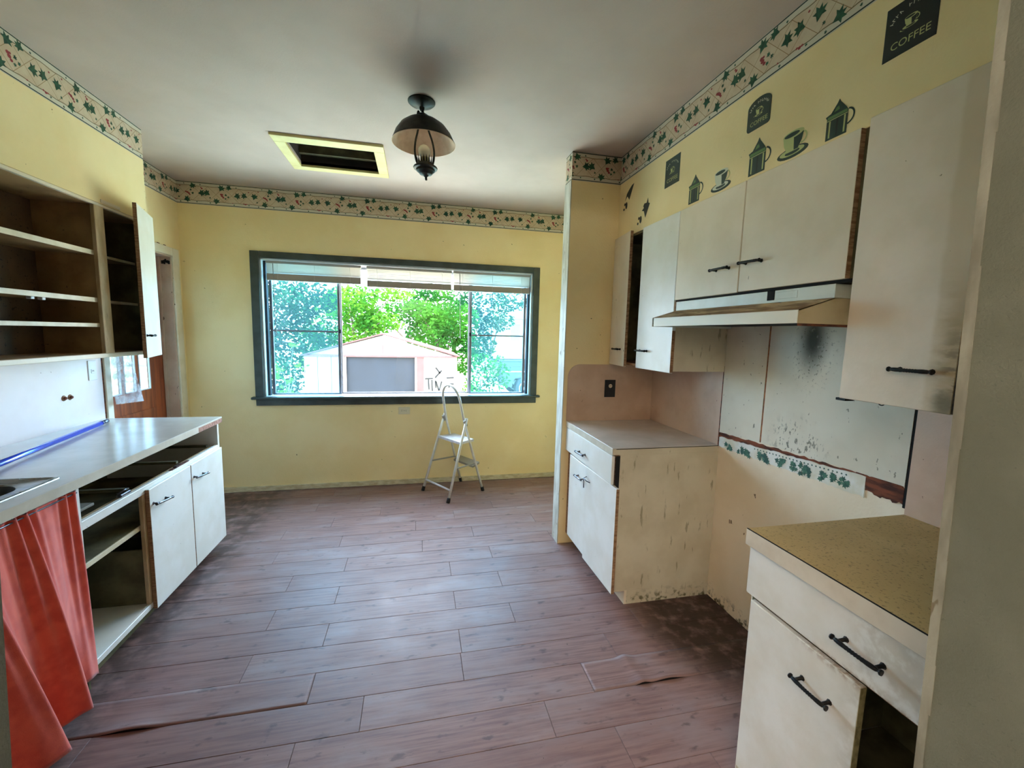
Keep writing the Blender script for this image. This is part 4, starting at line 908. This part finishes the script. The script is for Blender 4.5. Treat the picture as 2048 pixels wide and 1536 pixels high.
scrap(2.45, 2.285, [[(-.045, -.005), (-.02, -.012), (-.0, -.055), (.045, .018), (.028, .024), (.02, .055), (.008, .03), (-.02, .032), (-.03, .018), (-.022, .008)]], 'dark torn teapot-shaped scrap of sticker above the far cupboard')
scrap(2.715, 2.37, [ell(-.012, .012, .010, .009, 8), ell(.010, .0, .013, .022, 10), ell(-.022, -.018, .009, .008, 8)], 'small spotty scrap of sticker, in the far corner')
scrap(2.515, 2.232, [ell(-.012, .012, .010, .009, 8), ell(.010, .0, .013, .022, 10), ell(-.022, -.018, .009, .008, 8)], 'small spotty scrap of sticker, just above the far cupboard')

# ================================================================== ceiling lamp
lp = thing('ceiling_lamp', (0.03, 2.456, 2.319), 'dark metal lantern-style ceiling lamp with a domed shade', 'lamp')
M_lampmetal = pmat('dark_bronze_lamp_metal', srgb(54, 52, 44), 0.5, srgb(38, 34, 28), 30, metal=0.5); M_lampin = pmat('dusty_beige_shade_lining', srgb(236, 210, 184), 0.7, srgb(220, 190, 160), 20)
M_bulb = pmat('white_bulb_glass', srgb(232, 226, 206), 0.25); M_socket = pmat('aged_socket_sleeve', srgb(170, 160, 120), 0.6)
lx = lambda z: 0.025+(H-z)*0.062
def lth(prof, n=32):
    bm = new(); rs = []
    for r, z in prof: rs.append([bm.verts.new((lx(z)+r*math.cos(2*math.pi*k/n), 2.456+r*math.sin(2*math.pi*k/n), z)) for k in range(n)])
    for i in range(len(rs)-1):
        for k in range(n): bm.faces.new((rs[i][k], rs[i][(k+1) % n], rs[i+1][(k+1) % n], rs[i+1][k])).smooth = True
    return bm
obj('canopy', lth([(0.0001, H), (0.071, H), (0.071, H-0.006), (0.062, H-0.014), (0.035, H-0.024), (0.014, H-0.030), (0.011, H-0.045), (0.0001, H-0.046)]), M_lampmetal, lp, 40)
obj('hanger', tube(new(), [(lx(2.665), 2.456, 2.668), (lx(2.655)+0.006, 2.456, 2.655), (lx(2.645), 2.456, 2.645)], 0.0065, 8), M_lampmetal, lp)
obj('loop', tube(new(), [(lx(2.65)-0.020+0.005*math.cos(a), 2.456, 2.645+0.020*math.sin(a)) for a in [math.radians(x) for x in range(-30, 211, 24)]] , 0.004, 8), M_lampmetal, lp)
sh = obj('shade', lth([(0.0001, 2.648), (0.026, 2.648), (0.034, 2.642), (0.036, 2.632), (0.050, 2.626), (0.085, 2.612), (0.118, 2.588), (0.145, 2.552), (0.160, 2.518), (0.166, 2.508), (0.166, 2.505)], 48), M_lampmetal, lp, 40)
obj('shade_lining', lth([(0.165, 2.5052), (0.1575, 2.517), (0.1425, 2.551), (0.1155, 2.586), (0.083, 2.609), (0.048, 2.623), (0.0001, 2.626)], 48), M_lampin, sh)
obj('rim', lth([(0.1655, 2.506), (0.1675, 2.5045), (0.1665, 2.5025), (0.1645, 2.504), (0.1655, 2.506)], 48), M_lampin, sh)
for s in (-1, 1):
    pts = [(0.020, 2.622), (0.030, 2.57), (0.046, 2.52), (0.054, 2.47), (0.050, 2.425), (0.040, 2.393)]
    obj('arm', tube(new(), [(lx(z)+s*r*0.93, 2.456-s*r*0.2, z) for r, z in [tuple(cat(pts, i/16)) for i in range(17)]], 0.0052, 8), M_lampmetal, lp)
obj('burner_cup', lth([(0.0001, 2.404), (0.041, 2.404), (0.043, 2.396), (0.048, 2.393), (0.050, 2.388), (0.062, 2.387), (0.0645, 2.382), (0.062, 2.377), (0.050, 2.374), (0.048, 2.365), (0.038, 2.358), (0.034, 2.352), (0.031, 2.349), (0.016, 2.345), (0.010, 2.338), (0.0062, 2.335), (0.006, 2.322), (0.0045, 2.319), (0.0001, 2.319)]), M_lampmetal, lp, 35)
cr = new()
for k in range(18):
    a = 2*math.pi*k/18; da = 0.155
    P3 = lambda ang, r, z: (lx(z)+r*math.cos(ang), 2.456+r*math.sin(ang), z)
    vo = [cr.verts.new(P3(a-da, 0.041, 2.402)), cr.verts.new(P3(a+da, 0.041, 2.402)), cr.verts.new(P3(a, 0.0455, 2.440))]
    vi = [cr.verts.new(P3(a-da, 0.0392, 2.402)), cr.verts.new(P3(a+da, 0.0392, 2.402)), cr.verts.new(P3(a, 0.0445, 2.440))]
    cr.faces.new(vo); cr.faces.new(vi[::-1])
    for i in range(3): cr.faces.new((vo[i], vi[i], vi[(i+1) % 3], vo[(i+1) % 3]))
obj('crown', cr, M_lampmetal, lp)['kind'] = 'stuff'
obj('socket', lth([(0.0001, 2.402), (0.021, 2.402), (0.021, 2.447), (0.0001, 2.447)], 20), M_socket, lp, 40)
obj('bulb', lth([(0.0001, 2.500), (0.013, 2.497), (0.024, 2.489), (0.0315, 2.476), (0.033, 2.464), (0.030, 2.451), (0.024, 2.441), (0.0215, 2.434)], 24), M_bulb, lp)

# ================================================================== outlets
def outlet(c, along, up_, out, w, h, mplate, mface, label, faces):
    c, A, U, O = Vector(c), Vector(along), Vector(up_), Vector(out)
    R = Matrix((A, U, O)).transposed().to_4x4(); R.translation = c
    t = thing('wall_outlet', c-U*(h/2), label, 'outlet')
    b = new(); box(b, -w/2, w/2, -h/2, h/2, 0, 0.005, 0.002, 0, R); obj('cover_plate', b, mplate, t)
    for (u, v, kind) in faces:
        b = new()
        if kind == 'round': lathe(b, [(0.0001, 0.0075), (0.012, 0.0075), (0.014, 0.005)], c, 16, 0, R.to_3x3().to_4x4() @ Matrix.Translation((u, v, 0)))
        else: box(b, u-0.014, u+0.014, v-0.013, v+0.013, 0.004, 0.0068, 0.004, 0, R)
        f = obj('socket_face', b, mface, t)
        if kind != 'blank':
            for du in (-0.005, 0.005):
                s = new(); box(s, u+du-0.0012, u+du+0.0012, v-0.0015, v+0.006, 0.0062, 0.0078, 0, 0, R); obj('slot', s, M_black, f)
    b = new(); lathe(b, [(0.0001, 0.0062), (0.003, 0.0060), (0.0035, 0.005)], c, 10, 0, R.to_3x3().to_4x4()); obj('screw', b, M_chrome, t)
M_plate = pmat('ivory_outlet_plastic', srgb(222, 212, 182), 0.4); M_platew = pmat('white_outlet_plastic', srgb(232, 232, 230), 0.35); M_plateblk = pmat('black_outlet_plastic', srgb(26, 26, 26), 0.4)
outlet((-0.122, YB, 0.742), (0, 0, 1), (-1, 0, 0), (0, -1, 0), 0.070, 0.108, M_plate, M_plate, 'ivory double outlet on its side under the window', [(0, 0.02, 'sq'), (0, -0.02, 'sq')])
outlet((1.347, YS-0.004, 1.141), (1, 0, 0), (0, 0, 1), (0, -1, 0), 0.082, 0.124, M_plateblk, M_plate, 'black outlet plate on the tan splash panel', [(0.002, 0.018, 'round')])
outlet((XL+0.005, 3.112, 1.224), (0, 1, 0), (0, 0, 1), (1, 0, 0), 0.068, 0.122, M_platew, M_platew, 'white outlet plate below the open cupboards', [(0, -0.005, 'sq')])
for y, lab in ((2.880, 'rusty round pipe stub on the white splash panel, the left of two'), (2.925, 'rusty round pipe stub on the white splash panel, the right of two')):
    ps = thing('pipe_stub', (XL+0.005, y, 1.085), lab, 'pipe stub')
    Rx = Matrix.Rotation(math.radians(90), 4, 'Y')
    b = new(); lathe(b, [(0.0001, 0.004), (0.013, 0.004), (0.016, 0.002), (0.0165, 0.0)], (XL+0.005, y, 1.085), 18, 0, Rx); obj('escutcheon', b, M_edge, ps)
    b = new(); lathe(b, [(0.0001, 0.014), (0.007, 0.014), (0.009, 0.011), (0.009, 0.003)], (XL+0.005, y, 1.085), 14, 0, Rx); obj('plug', b, M_rust, ps)

# ================================================================== clear plastic bag hanging by the door
bg = thing('plastic_bag', (-1.86, 3.262, 0.985), 'crumpled clear plastic bag hanging beside the brown door', 'bag')
mb = bpy.data.materials.new('crumpled_clear_plastic'); mb.use_nodes = True; nt = mb.node_tree; nt.nodes.clear(); out = node(nt, 'ShaderNodeOutputMaterial')
tr = node(nt, 'ShaderNodeBsdfTransparent'); tr.inputs[0].default_value = (0.97, 0.97, 0.98, 1); gl = node(nt, 'ShaderNodeBsdfGlossy'); gl.inputs['Roughness'].default_value = 0.16; df_ = node(nt, 'ShaderNodeBsdfTranslucent'); df_.inputs[0].default_value = (0.95, 0.93, 0.95, 1)
b_ = node(nt, 'ShaderNodeBump'); b_.inputs['Strength'].default_value = 1.0; b_.inputs['Distance'].default_value = 0.03; nt.links.new(noise(nt, 22, (1, 1, 0.6), 2), b_.inputs['Height']); nt.links.new(b_.outputs[0], gl.inputs['Normal'])
m1 = node(nt, 'ShaderNodeMixShader'); m1.inputs[0].default_value = 0.45; nt.links.new(gl.outputs[0], m1.inputs[1]); nt.links.new(df_.outputs[0], m1.inputs[2])
m2 = node(nt, 'ShaderNodeMixShader'); nt.links.new(rng(nt, noise(nt, 24, (1, 1, 0.7), 3), 0.38, 0.62, 0.10, 0.62), m2.inputs[0]); nt.links.new(tr.outputs[0], m2.inputs[1]); nt.links.new(m1.outputs[0], m2.inputs[2]); nt.links.new(m2.outputs[0], out.inputs[0])
rb = random.Random(8); bm = new(); nu, nv = 16, 26; G = []
for side in (0, 1):
    gg = []
    for i in range(nu+1):
        row = []
        for j in range(nv+1):
            u, v = i/nu, j/nv; x0 = -1.942+0.010*v; x1 = -1.835+0.062*v
            x = x0+(x1-x0)*u; z = 1.322+(0.985-1.322)*v+0.022*u*v
            e = math.sin(math.pi*u)*math.sin(math.pi*min(v+0.1, 1))
            y = 3.268+(1 if side else -1)*(0.004+0.018*e)+ (0.016*(rb.random()-.5)+0.010*math.sin(9*u+14*v+side))*(0.3+e)
            row.append(bm.verts.new((x, y, z)))
        gg.append(row)
    for i in range(nu):
        for j in range(nv): bm.faces.new((gg[i][j], gg[i+1][j], gg[i+1][j+1], gg[i][j+1])).smooth = True
    G.append(gg)
obj('film', bm, mb, bg, normals=False)

# ================================================================== step ladder
A0 = Vector((0.1615, 3.8595)); wv = Vector((0.5311, -0.8473)); uv = Vector((0.8473, 0.5311))
def Lp(t, w, z): q = A0+uv*t+wv*w; return Vector((q.x, q.y, z))
M_alu = pmat('pale_aluminium_tube', srgb(226, 222, 214), 0.35, srgb(208, 202, 192), 12, metal=0.15); M_foot = pmat('black_rubber_foot', srgb(24, 22, 22), 0.7)
M_step = pmat('white_step_board', srgb(224, 220, 222), 0.5, srgb(206, 200, 204), 20); M_alud = pmat('dull_grey_ladder_bracket', srgb(168, 162, 150), 0.45, metal=0.4)
ld = thing('step_ladder', (0.37, 3.98, 0.0), 'small pale aluminium step ladder with a hoop handle under the window', 'ladder')
HWF, HWT = 0.202, 0.170
TB = 0.435                              # rear feet stay clear of the wall
def tf(z): return 0.22*z/0.705          # front rail
def tr(z): return TB+(0.22-TB)*z/0.705 if z < 0.705 else 0.22-0.07*(z-0.705)/0.325
def hw(z): return HWF+(HWT-HWF)*z/0.705
for s in (-1, 1):
    obj('front_leg', tube(new(), [Lp(tf(z), s*hw(z), z) for z in (0.035, 0.35, 0.735)], 0.0125, 10), M_alu, ld)
    obj('foot', tube(new(), [Lp(tf(0), s*HWF, 0.0), Lp(tf(0.02), s*HWF, 0.02), Lp(tf(0.04), s*hw(0.04), 0.042)], [0.016, 0.0165, 0.0148], 12), M_foot, ld)
    wr = s*(HWF-0.03)
    obj('foot', tube(new(), [Lp(tr(0), wr, 0.0), Lp(tr(0.02), wr, 0.02), Lp(tr(0.04), wr, 0.042)], [0.016, 0.0165, 0.0148], 12), M_foot, ld)
    bkt = new(); tube(bkt, [Lp(0.205, s*(HWT-0.004), 0.715), Lp(0.225, s*(HWT-0.004), 0.665)], 0.014, 8); obj('hinge_bracket', bkt, M_alud, ld)
    obj('side_brace', tube(new(), [Lp(tf(0.285), s*(hw(0.285)-0.012), 0.285), Lp(tr(0.285)+0.005, s*(hw(0.285)-0.035), 0.285)], 0.008, 6), M_alud, ld)
hoop = []
wr0, wr1 = HWF-0.030, HWT-0.028
for z in (0.035, 0.2, 0.4, 0.6, 0.705, 0.80, 0.88): hoop.append((z, wr0+(wr1-wr0)*min(z/0.705, 1)-0.012*max(0, z-0.705)/0.2))
w9 = hoop[-1][1]; arc = [(0.88+0.150*math.sin(math.radians(a)), w9*math.cos(math.radians(a))) for a in range(12, 180, 12)]
path = [Lp(tr(z), -w, z) for z, w in hoop] + [Lp(tr(z), -w, z) for z, w in arc] + [Lp(tr(z), w, z) for z, w in hoop[::-1]]
obj('hoop_frame', tube(new(), path, 0.0115, 10), M_alu, ld)['label'] = 'rear legs bent into a hoop handle'
b = new(); vs = [(Lp(0.150, -0.172, 0.522)), Lp(0.150, 0.172, 0.522), Lp(0.330, 0.150, 0.522), Lp(0.330, -0.150, 0.522)]
lo = [b.verts.new(v-Vector((0, 0, 0.022))) for v in vs]; hi = [b.verts.new(v) for v in vs]; b.faces.new(lo[::-1]); b.faces.new(hi)
for i in range(4): b.faces.new((lo[i], lo[(i+1) % 4], hi[(i+1) % 4], hi[i]))
obj('top_step', b, M_step, ld)
b = new(); vs = [Lp(0.325, -0.150, 0.262), Lp(0.325, 0.150, 0.262), Lp(0.405, 0.150, 0.285), Lp(0.405, -0.150, 0.285)]
lo = [b.verts.new(v-Vector((0, 0, 0.018))) for v in vs]; hi = [b.verts.new(v) for v in vs]; b.faces.new(lo[::-1]); b.faces.new(hi)
for i in range(4): b.faces.new((lo[i], lo[(i+1) % 4], hi[(i+1) % 4], hi[i]))
obj('lower_step', b, M_alud, ld)
obj('cross_bar', tube(new(), [Lp(tf(0.10), -HWF+0.005, 0.105), Lp(tf(0.10), HWF-0.005, 0.105)], 0.009, 8), M_step, ld)

# ================================================================== OUTSIDE
GZ = -0.45
M_ground = pmat('pale_dry_yard', srgb(196, 188, 168), 0.9, srgb(140, 148, 100), 0.9, (0.45, 0.6), bump=0.5, bscale=8)
g = bx(-40, 40, -30, 60, GZ-0.3, GZ, 0); gr = obj('yard_ground', g, M_ground); gr['kind'] = 'structure'; gr['label'] = 'pale dry yard outside the window'
pt = obj('bounce_slab', bx(-6, 6, YB+0.155, YB+2.6, GZ, GZ+0.06, 0.01), pmat('pale_bounce_slab', srgb(228, 222, 208), 0.8, srgb(214, 206, 190), 2)); pt['kind'] = 'structure'; pt['label'] = 'pale slab added below the window to bounce light up'  # unseen slab, added to bounce daylight onto the ceiling
# ---- metal shed
sd = thing('shed', (-0.81, 12.4, GZ), 'pale pink-white metal garden shed with a gable front and dark open doorway', 'shed')
M_shedw = pmat('faded_white_shed_sheet', srgb(150, 132, 126), 0.6, srgb(138, 120, 114), 3); M_shedp = pmat('faded_pink_shed_trim', srgb(104, 52, 52), 0.6, srgb(92, 46, 46), 6)
SYF = 11.0; sx0, sx1, szE, szA, sapex = -2.63, 1.01, 0.905, 1.425, -0.835; dx0, dx1, dz = -1.68, -0.05, 0.875
def ribs(bm, x0, x1, z0, z1, y):
    x = x0
    while x < x1-0.01:
        w = min(0.20, x1-x); box(bm, x, x+w-0.012, y, y+0.012, z0, z1, 0.004); x += w
for a, b in ((sx0, dx0), (dx1+0.22, sx1)):
    x = a
    while x < b-0.02:
        w = min(0.305, b-x); obj('wall_sheet', bx(x, x+w-0.008, SYF, SYF+0.015, GZ, szE-0.03, 0.004), M_shedw, sd); x += w
obj('gable', prism(new(), [(sx0+0.05, szE), (sx1-0.05, szE), (sapex, szA-0.03)], lambda u, v, d: (u, d, v), SYF, SYF+0.015), M_shedw, sd)
obj('gable_seam', bx(sapex+0.0, sapex+0.02, SYF-0.004, SYF, szE+0.05, szA-0.12, 0.001), M_shedp, sd)
obj('door_header', bx(sx0, sx1, SYF-0.03, SYF+0.02, szE-0.035, szE+0.012, 0.004), M_shedp, sd)
obj('door_post', bx(dx0-0.035, dx0, SYF-0.02, SYF+0.02, GZ, szE-0.035, 0.004), M_shedw, sd)
obj('door_post', bx(dx1, dx1+0.05, SYF-0.02, SYF+0.02, GZ, szE-0.035, 0.004), M_shedw, sd)
obj('door_post', bx(dx1+0.05, dx1+0.22, SYF-0.015, SYF+0.02, GZ, szE-0.035, 0.004), M_shedp, sd)
M_shedshade = pmat('dusky_blue_doorway_shade', srgb(22, 27, 38), 0.8, srgb(19, 23, 33), 3)
obj('doorway_shade_panel', bx(dx0, dx1, SYF+0.05, SYF+0.06, GZ, dz, 0), M_shedshade, sd)  # dark panel across the doorway, painting in the shade inside the shed
for (xa, za), (xb, zb) in (((sx0-0.06, szE-0.03), (sapex, szA)), ((sapex, szA), (sx1+0.06, szE-0.01))):
    obj('roof_sheet', prism(new(), [(xa, za), (xb, zb), (xb, zb+0.035), (xa, za+0.035)], lambda u, v, d: (u, d, v), SYF-0.06, SYF+2.8), pmat('rusty_pink_roof', srgb(84, 46, 44), 0.7, srgb(70, 38, 38), 3), sd)
for x in (sx0, sx1-0.015): obj('side_wall', bx(x, x+0.015, SYF+0.02, SYF+2.7, GZ, szE-0.02, 0), M_shedw, sd)
obj('back_wall', bx(sx0, sx1, SYF+2.7, SYF+2.715, GZ, szE, 0), M_shedw, sd)
M_mark = pmat('dark_paint_marks', srgb(10, 9, 10), 0.8); mk = new()
def stroke(x0, z0, x1, z1, w=0.019):
    d = Vector((x1-x0, z1-z0)); n = Vector((-d.y, d.x)).normalized()*w
    prism(mk, [(x0+n.x, z0+n.y), (x1+n.x, z1+n.y), (x1-n.x, z1-n.y), (x0-n.x, z0-n.y)], lambda u, v, d_: (u, SYF-0.004-d_, v), 0, 0.003)
    obj('paint_stroke', mk_done(), M_mark, sd)
def mk_done():
    global mk
    r_ = mk; mk = new(); return r_
# painted X, T I N and E strokes on the right hand sheet
for s in ((0.47, 0.62, 0.58, 0.47), (0.62, 0.55, 0.45, 0.36), (0.20, 0.335, 0.40, 0.345), (0.285, 0.32, 0.30, 0.06), (0.37, 0.31, 0.385, 0.02), (0.46, 0.29, 0.475, 0.10), (0.475, 0.27, 0.55, 0.03), (0.62, 0.27, 0.555, 0.03), (0.74, 0.36, 0.93, 0.365), (0.81, 0.20, 0.93, 0.20), (0.80, 0.20, 0.81, 0.10)): stroke(*s)

# ---- foliage
def leafmat(nm, c1, c2, tr=0.35):
    m = bpy.data.materials.new(nm); m.use_nodes = True; nt = m.node_tree; nt.nodes.clear(); out = node(nt, 'ShaderNodeOutputMaterial')
    c = mixc(nt, rng(nt, noise(nt, 1.2, detail=3), 0.35, 0.65), c1, c2)
    d = node(nt, 'ShaderNodeBsdfDiffuse'); t = node(nt, 'ShaderNodeBsdfTranslucent'); nt.links.new(c, d.inputs[0]); nt.links.new(c, t.inputs[0])
    mx = node(nt, 'ShaderNodeMixShader'); mx.inputs[0].default_value = tr; nt.links.new(d.outputs[0], mx.inputs[1]); nt.links.new(t.outputs[0], mx.inputs[2]); nt.links.new(mx.outputs[0], out.inputs[0]); return m
LG = [leafmat('fresh_green_leaves', srgb(52, 100, 28), srgb(28, 70, 30)), leafmat('deep_green_leaves', srgb(30, 70, 40), srgb(20, 50, 38)), leafmat('yellow_green_leaves', srgb(80, 120, 34), srgb(44, 92, 32))]
M_bark = pmat('grey_brown_bark', srgb(110, 96, 84), 0.9, srgb(80, 68, 58), 12)
def leaves(bm, c, rad, n, size, rnd):
    for i in range(n):
        while True:
            q = Vector((rnd.uniform(-1, 1), rnd.uniform(-1, 1), rnd.uniform(-1, 1)))
            if 0.25 < q.length < 1: break
        p = Vector(c)+Vector((q.x*rad[0], q.y*rad[1], q.z*rad[2])); s = size*rnd.uniform(.6, 1.3)
        a = Vector((rnd.gauss(0, 1), rnd.gauss(0, 1), rnd.gauss(0, .6))).normalized(); b = a.orthogonal().normalized(); b.rotate(Matrix.Rotation(rnd.uniform(0, 6.28), 3, a)); b.normalize(); n_ = a.cross(b)
        vs = [bm.verts.new(p-a*s*.5), bm.verts.new(p+b*s*.24+n_*s*.05), bm.verts.new(p+a*s*.5), bm.verts.new(p-b*s*.24+n_*s*.05)]
        f = bm.faces.new(vs)
def tree(name, label, x, y, blobs, n, size, m, seed, trunk_h=1.0, r=0.09):
    rnd = random.Random(seed); t = thing(name, (x, y, GZ), label, 'tree' if 'tree' in name else 'bush', 'trees and bushes in the yard'); bm = new()
    tot = sum(b[1][0]*b[1][2] for b in blobs)
    for c, rad in blobs: leaves(bm, (x+c[0], y+c[1], GZ+c[2]), rad, int(n*rad[0]*rad[2]/tot), size, rnd)
    o = obj('foliage', bm, m, t, normals=False); o['kind'] = 'stuff'
    obj('trunk', tube(new(), [(x, y, GZ-0.02), (x+0.03, y, GZ+trunk_h*.5), (x-0.02, y, GZ+trunk_h)], [r, r*.8, r*.6], 10), M_bark, t)
    for c, rad in blobs[:4]: obj('branch', tube(new(), [(x-0.02, y, GZ+trunk_h*.8), (x+c[0]*.5, y+c[1]*.5, GZ+(trunk_h+c[2])*.5+.1), (x+c[0], y+c[1], GZ+c[2])], [r*.6, r*.35, r*.15], 7), M_bark, t)
tree('broadleaf_tree', 'leafy bright green tree just behind the right side of the shed', 0.95, 14.9, [((-0.35, 0, 1.85), (1.0, .7, .75)), ((0.4, 0, 2.35), (.8, .7, .7)), ((-0.9, 0, 2.6), (.75, .6, .45)), ((0.7, 0, 1.3), (.5, .5, .8))], 4200, .155, LG[0], 1, 1.2)
tree('broadleaf_tree', 'tall dark green tree filling the left window pane', -4.6, 14.6, [((0, 0, 2.6), (1.5, 1, 1.0)), ((0.9, 0, 1.5), (1.0, .9, .9)), ((-0.6, 0, 1.3), (.9, .9, 1.1)), ((1.2, 0, 2.9), (1.0, .9, .6))], 6000, .16, LG[1], 2, 1.4, .13)
tree('broadleaf_tree', 'loose light green tree above the left slope of the shed roof', -2.2, 16.6, [((-0.2, 0, 2.9), (1.0, .8, .7)), ((0.9, 0, 2.3), (.9, .7, .4)), ((0.2, 0, 1.9), (.9, .7, .5)), ((1.3, 0, 3.3), (.8, .6, .25))], 2600, .17, LG[2], 3, 1.4, .1)
tree('broadleaf_tree', 'thin tree with airy leaves seen in the right window pane', 3.0, 17.5, [((0, 0, 2.5), (1.0, .8, .5)), ((-0.5, 0, 1.5), (.7, .7, .8)), ((0.6, 0, 3.3), (1.0, .8, .45)), ((-0.9, 0, 3.2), (.6, .6, .7))], 2200, .18, LG[1], 4, 1.3, .07)
tree('broadleaf_tree', 'distant green tree over the middle of the shed roof', -0.3, 19.5, [((0, 0, 2.9), (1.6, .8, .35)), ((0.9, 0, 3.7), (1.1, .8, .4)), ((-1.4, 0, 2.3), (1.0, .8, .45)), ((1.4, 0, 2.2), (.9, .8, .5))], 2800, .19, LG[0], 5, 1.8, .1)
tree('leafy_bush', 'bush of slim stems between the shed and the truck', 1.74, 11.75, [((0, 0, .75), (.45, .4, .7)), ((.45, 0, .85), (.4, .4, .55)), ((-.2, 0, .2), (.4, .4, .25))], 800, .12, LG[0], 6, .5, .03)
tree('leafy_bush', 'low yellow-green bush at the right foot of the shed', 1.32, 10.9, [((0, 0, .45), (.22, .3, .32)), ((.25, 0, .3), (.25, .25, .2))], 260, .10, LG[2], 7, .3, .02)
tree('leafy_bush', 'shaded dark bush left of the shed', -3.7, 11.8, [((0, 0, .6), (.9, .6, .75)), ((-.9, 0, .9), (.8, .6, .8))], 2800, .14, LG[1], 8, .5, .03)
tree('leafy_bush', 'nearby sapling with large bright leaves outside the left pane', -2.05, 7.6, [((-.16, 0, 1.28), (.10, .1, .16)), ((.22, 0, 1.36), (.10, .1, .12)), ((.08, 0, 1.68), (.09, .1, .07)), ((.0, 0, 1.0), (.14, .12, .16))], 46, .11, LG[2], 9, 1.0, .012)
tree('broadleaf_tree', 'dense far tree at the left end of the yard', -10.2, 24.5, [((0, 0, 2.6), (2.6, 1, 1.9)), ((1.6, 0, 1.2), (1.8, 1, 1.1)), ((-1, 0, 4.0), (1.6, 1, 1.0))], 3600, .26, LG[1], 21, 1.8, .16)
tree('broadleaf_tree', 'dense far tree behind the left slope of the shed roof', -4.2, 25.5, [((0, 0, 2.4), (2.3, 1, 1.6)), ((0.9, 0, 3.7), (1.7, 1, .8)), ((-1.2, 0, 1.2), (1.6, 1, .9))], 3400, .26, LG[0], 22, 1.8, .16)
tree('broadleaf_tree', 'dense far tree behind the right slope of the shed roof', 1.2, 26.5, [((0, 0, 2.2), (2.0, 1, 1.4)), ((-1.0, 0, 3.6), (1.2, 1, .6)), ((0.9, 0, 3.5), (1.2, 1, .8))], 2800, .26, LG[0], 23, 1.8, .16)
# ---- pickup truck, only its bed side and wheel show in the right pane
tk_ = thing('pickup_truck', (3.9, 12.8, GZ), 'dark blue pickup truck parked beyond the right window pane', 'truck')
M_truck = pmat('dark_blue_truck_paint', srgb(22, 26, 38), 0.3, coat=0.5); M_tyre = pmat('black_tyre_rubber', srgb(34, 34, 38), 0.8); M_rimm = pmat('pale_wheel_rim', srgb(196, 198, 204), 0.35, metal=0.6)
TY = 12.3; wcx, wcz, wr_ = 3.20, -0.06, 0.36
arch = [(wcx+0.44*math.cos(math.radians(a)), wcz+0.44*math.sin(math.radians(a))) for a in range(180, -1, -12)]
side = [(2.36, 0.62), (2.36, 0.02)] + arch + [(5.4, 0.0), (5.4, 0.70), (2.42, 0.70)]
obj('bed_side', prism(new(), side, lambda u, v, d: (u, d, v), TY, TY+0.06), M_truck, tk_)
obj('bed_side', prism(new(), side, lambda u, v, d: (u, d, v), TY+1.6, TY+1.66), M_truck, tk_)
obj('bed_floor', bx(2.40, 5.4, TY+0.06, TY+1.6, 0.20, 0.25, 0.004), M_truck, tk_); obj('tailgate', bx(2.34, 2.40, TY+0.02, TY+1.64, 0.10, 0.68, 0.01), M_truck, tk_)
obj('bumper', bx(2.22, 2.33, TY+0.02, TY+1.64, 0.02, 0.12, 0.02), M_rimm, tk_)
for dz_ in (0.40, 0.56): obj('bed_rib', bx(2.42, 5.3, TY-0.012, TY+0.002, dz_, dz_+0.03, 0.004), M_rimm if dz_ < .5 else M_truck, tk_)
obj('bed_rail', bx(2.36, 5.4, TY-0.02, TY+0.08, 0.70, 0.76, 0.012), M_truck, tk_)
obj('cab', prism(new(), [(4.1, 0.0), (5.9, 0.0), (5.9, 0.75), (5.4, 1.35), (4.3, 1.4), (4.1, 0.8)], lambda u, v, d: (u, d, v), TY+0.02, TY+1.64), M_truck, tk_)
for y in (TY-0.03, TY+1.46):
    for x in (wcx, 5.5):
        Ry = Matrix.Rotation(math.radians(-90), 4, 'X')
        w_ = obj('wheel', lathe(new(), [(0.0001, 0), (0.25, 0), (0.33, 0.01), (wr_, 0.05), (wr_, 0.17), (0.33, 0.21), (0.0001, 0.21)], (x, y, GZ+wr_), 28, 0, Ry), M_tyre, tk_, 40)
        obj('wheel_rim', lathe(new(), [(0.0001, -0.012), (0.07, -0.014), (0.09, 0.0), (0.20, 0.004), (0.225, -0.008), (0.235, 0.003)], (x, y, GZ+wr_), 28, 0, Ry), M_rimm, w_)
# ---- pale house far behind
hs = thing('house', (6.2, 23.5, GZ), 'pale house far beyond the right window pane', 'house')
M_sid = pmat('white_house_siding', srgb(170, 170, 172), 0.7)
for i in range(14): obj('siding_board', bx(3.6, 9.0, 22.0-0.004*(i % 2), 22.03, GZ+0.2*i, GZ+0.2*i+0.196, 0.006), M_sid, hs)
obj('body', bx(3.62, 8.98, 22.03, 25.5, GZ, GZ+2.8, 0), M_sid, hs)
obj('roof', prism(new(), [(21.7, GZ+2.78), (25.8, GZ+2.78), (23.75, GZ+3.9)], lambda u, v, d: (d, u, v), 3.3, 9.3), pmat('grey_roof_shingle', srgb(150, 148, 150), 0.9), hs)
hw_ = obj('window', bx(4.75, 5.35, 21.96, 22.0, 1.15, 2.1, 0.01), M_trimwhite, hs); obj('pane', bx(4.80, 5.30, 21.952, 21.961, 1.20, 2.05, 0), pmat('grey_house_glass', srgb(120, 140, 150), 0.1), hw_)
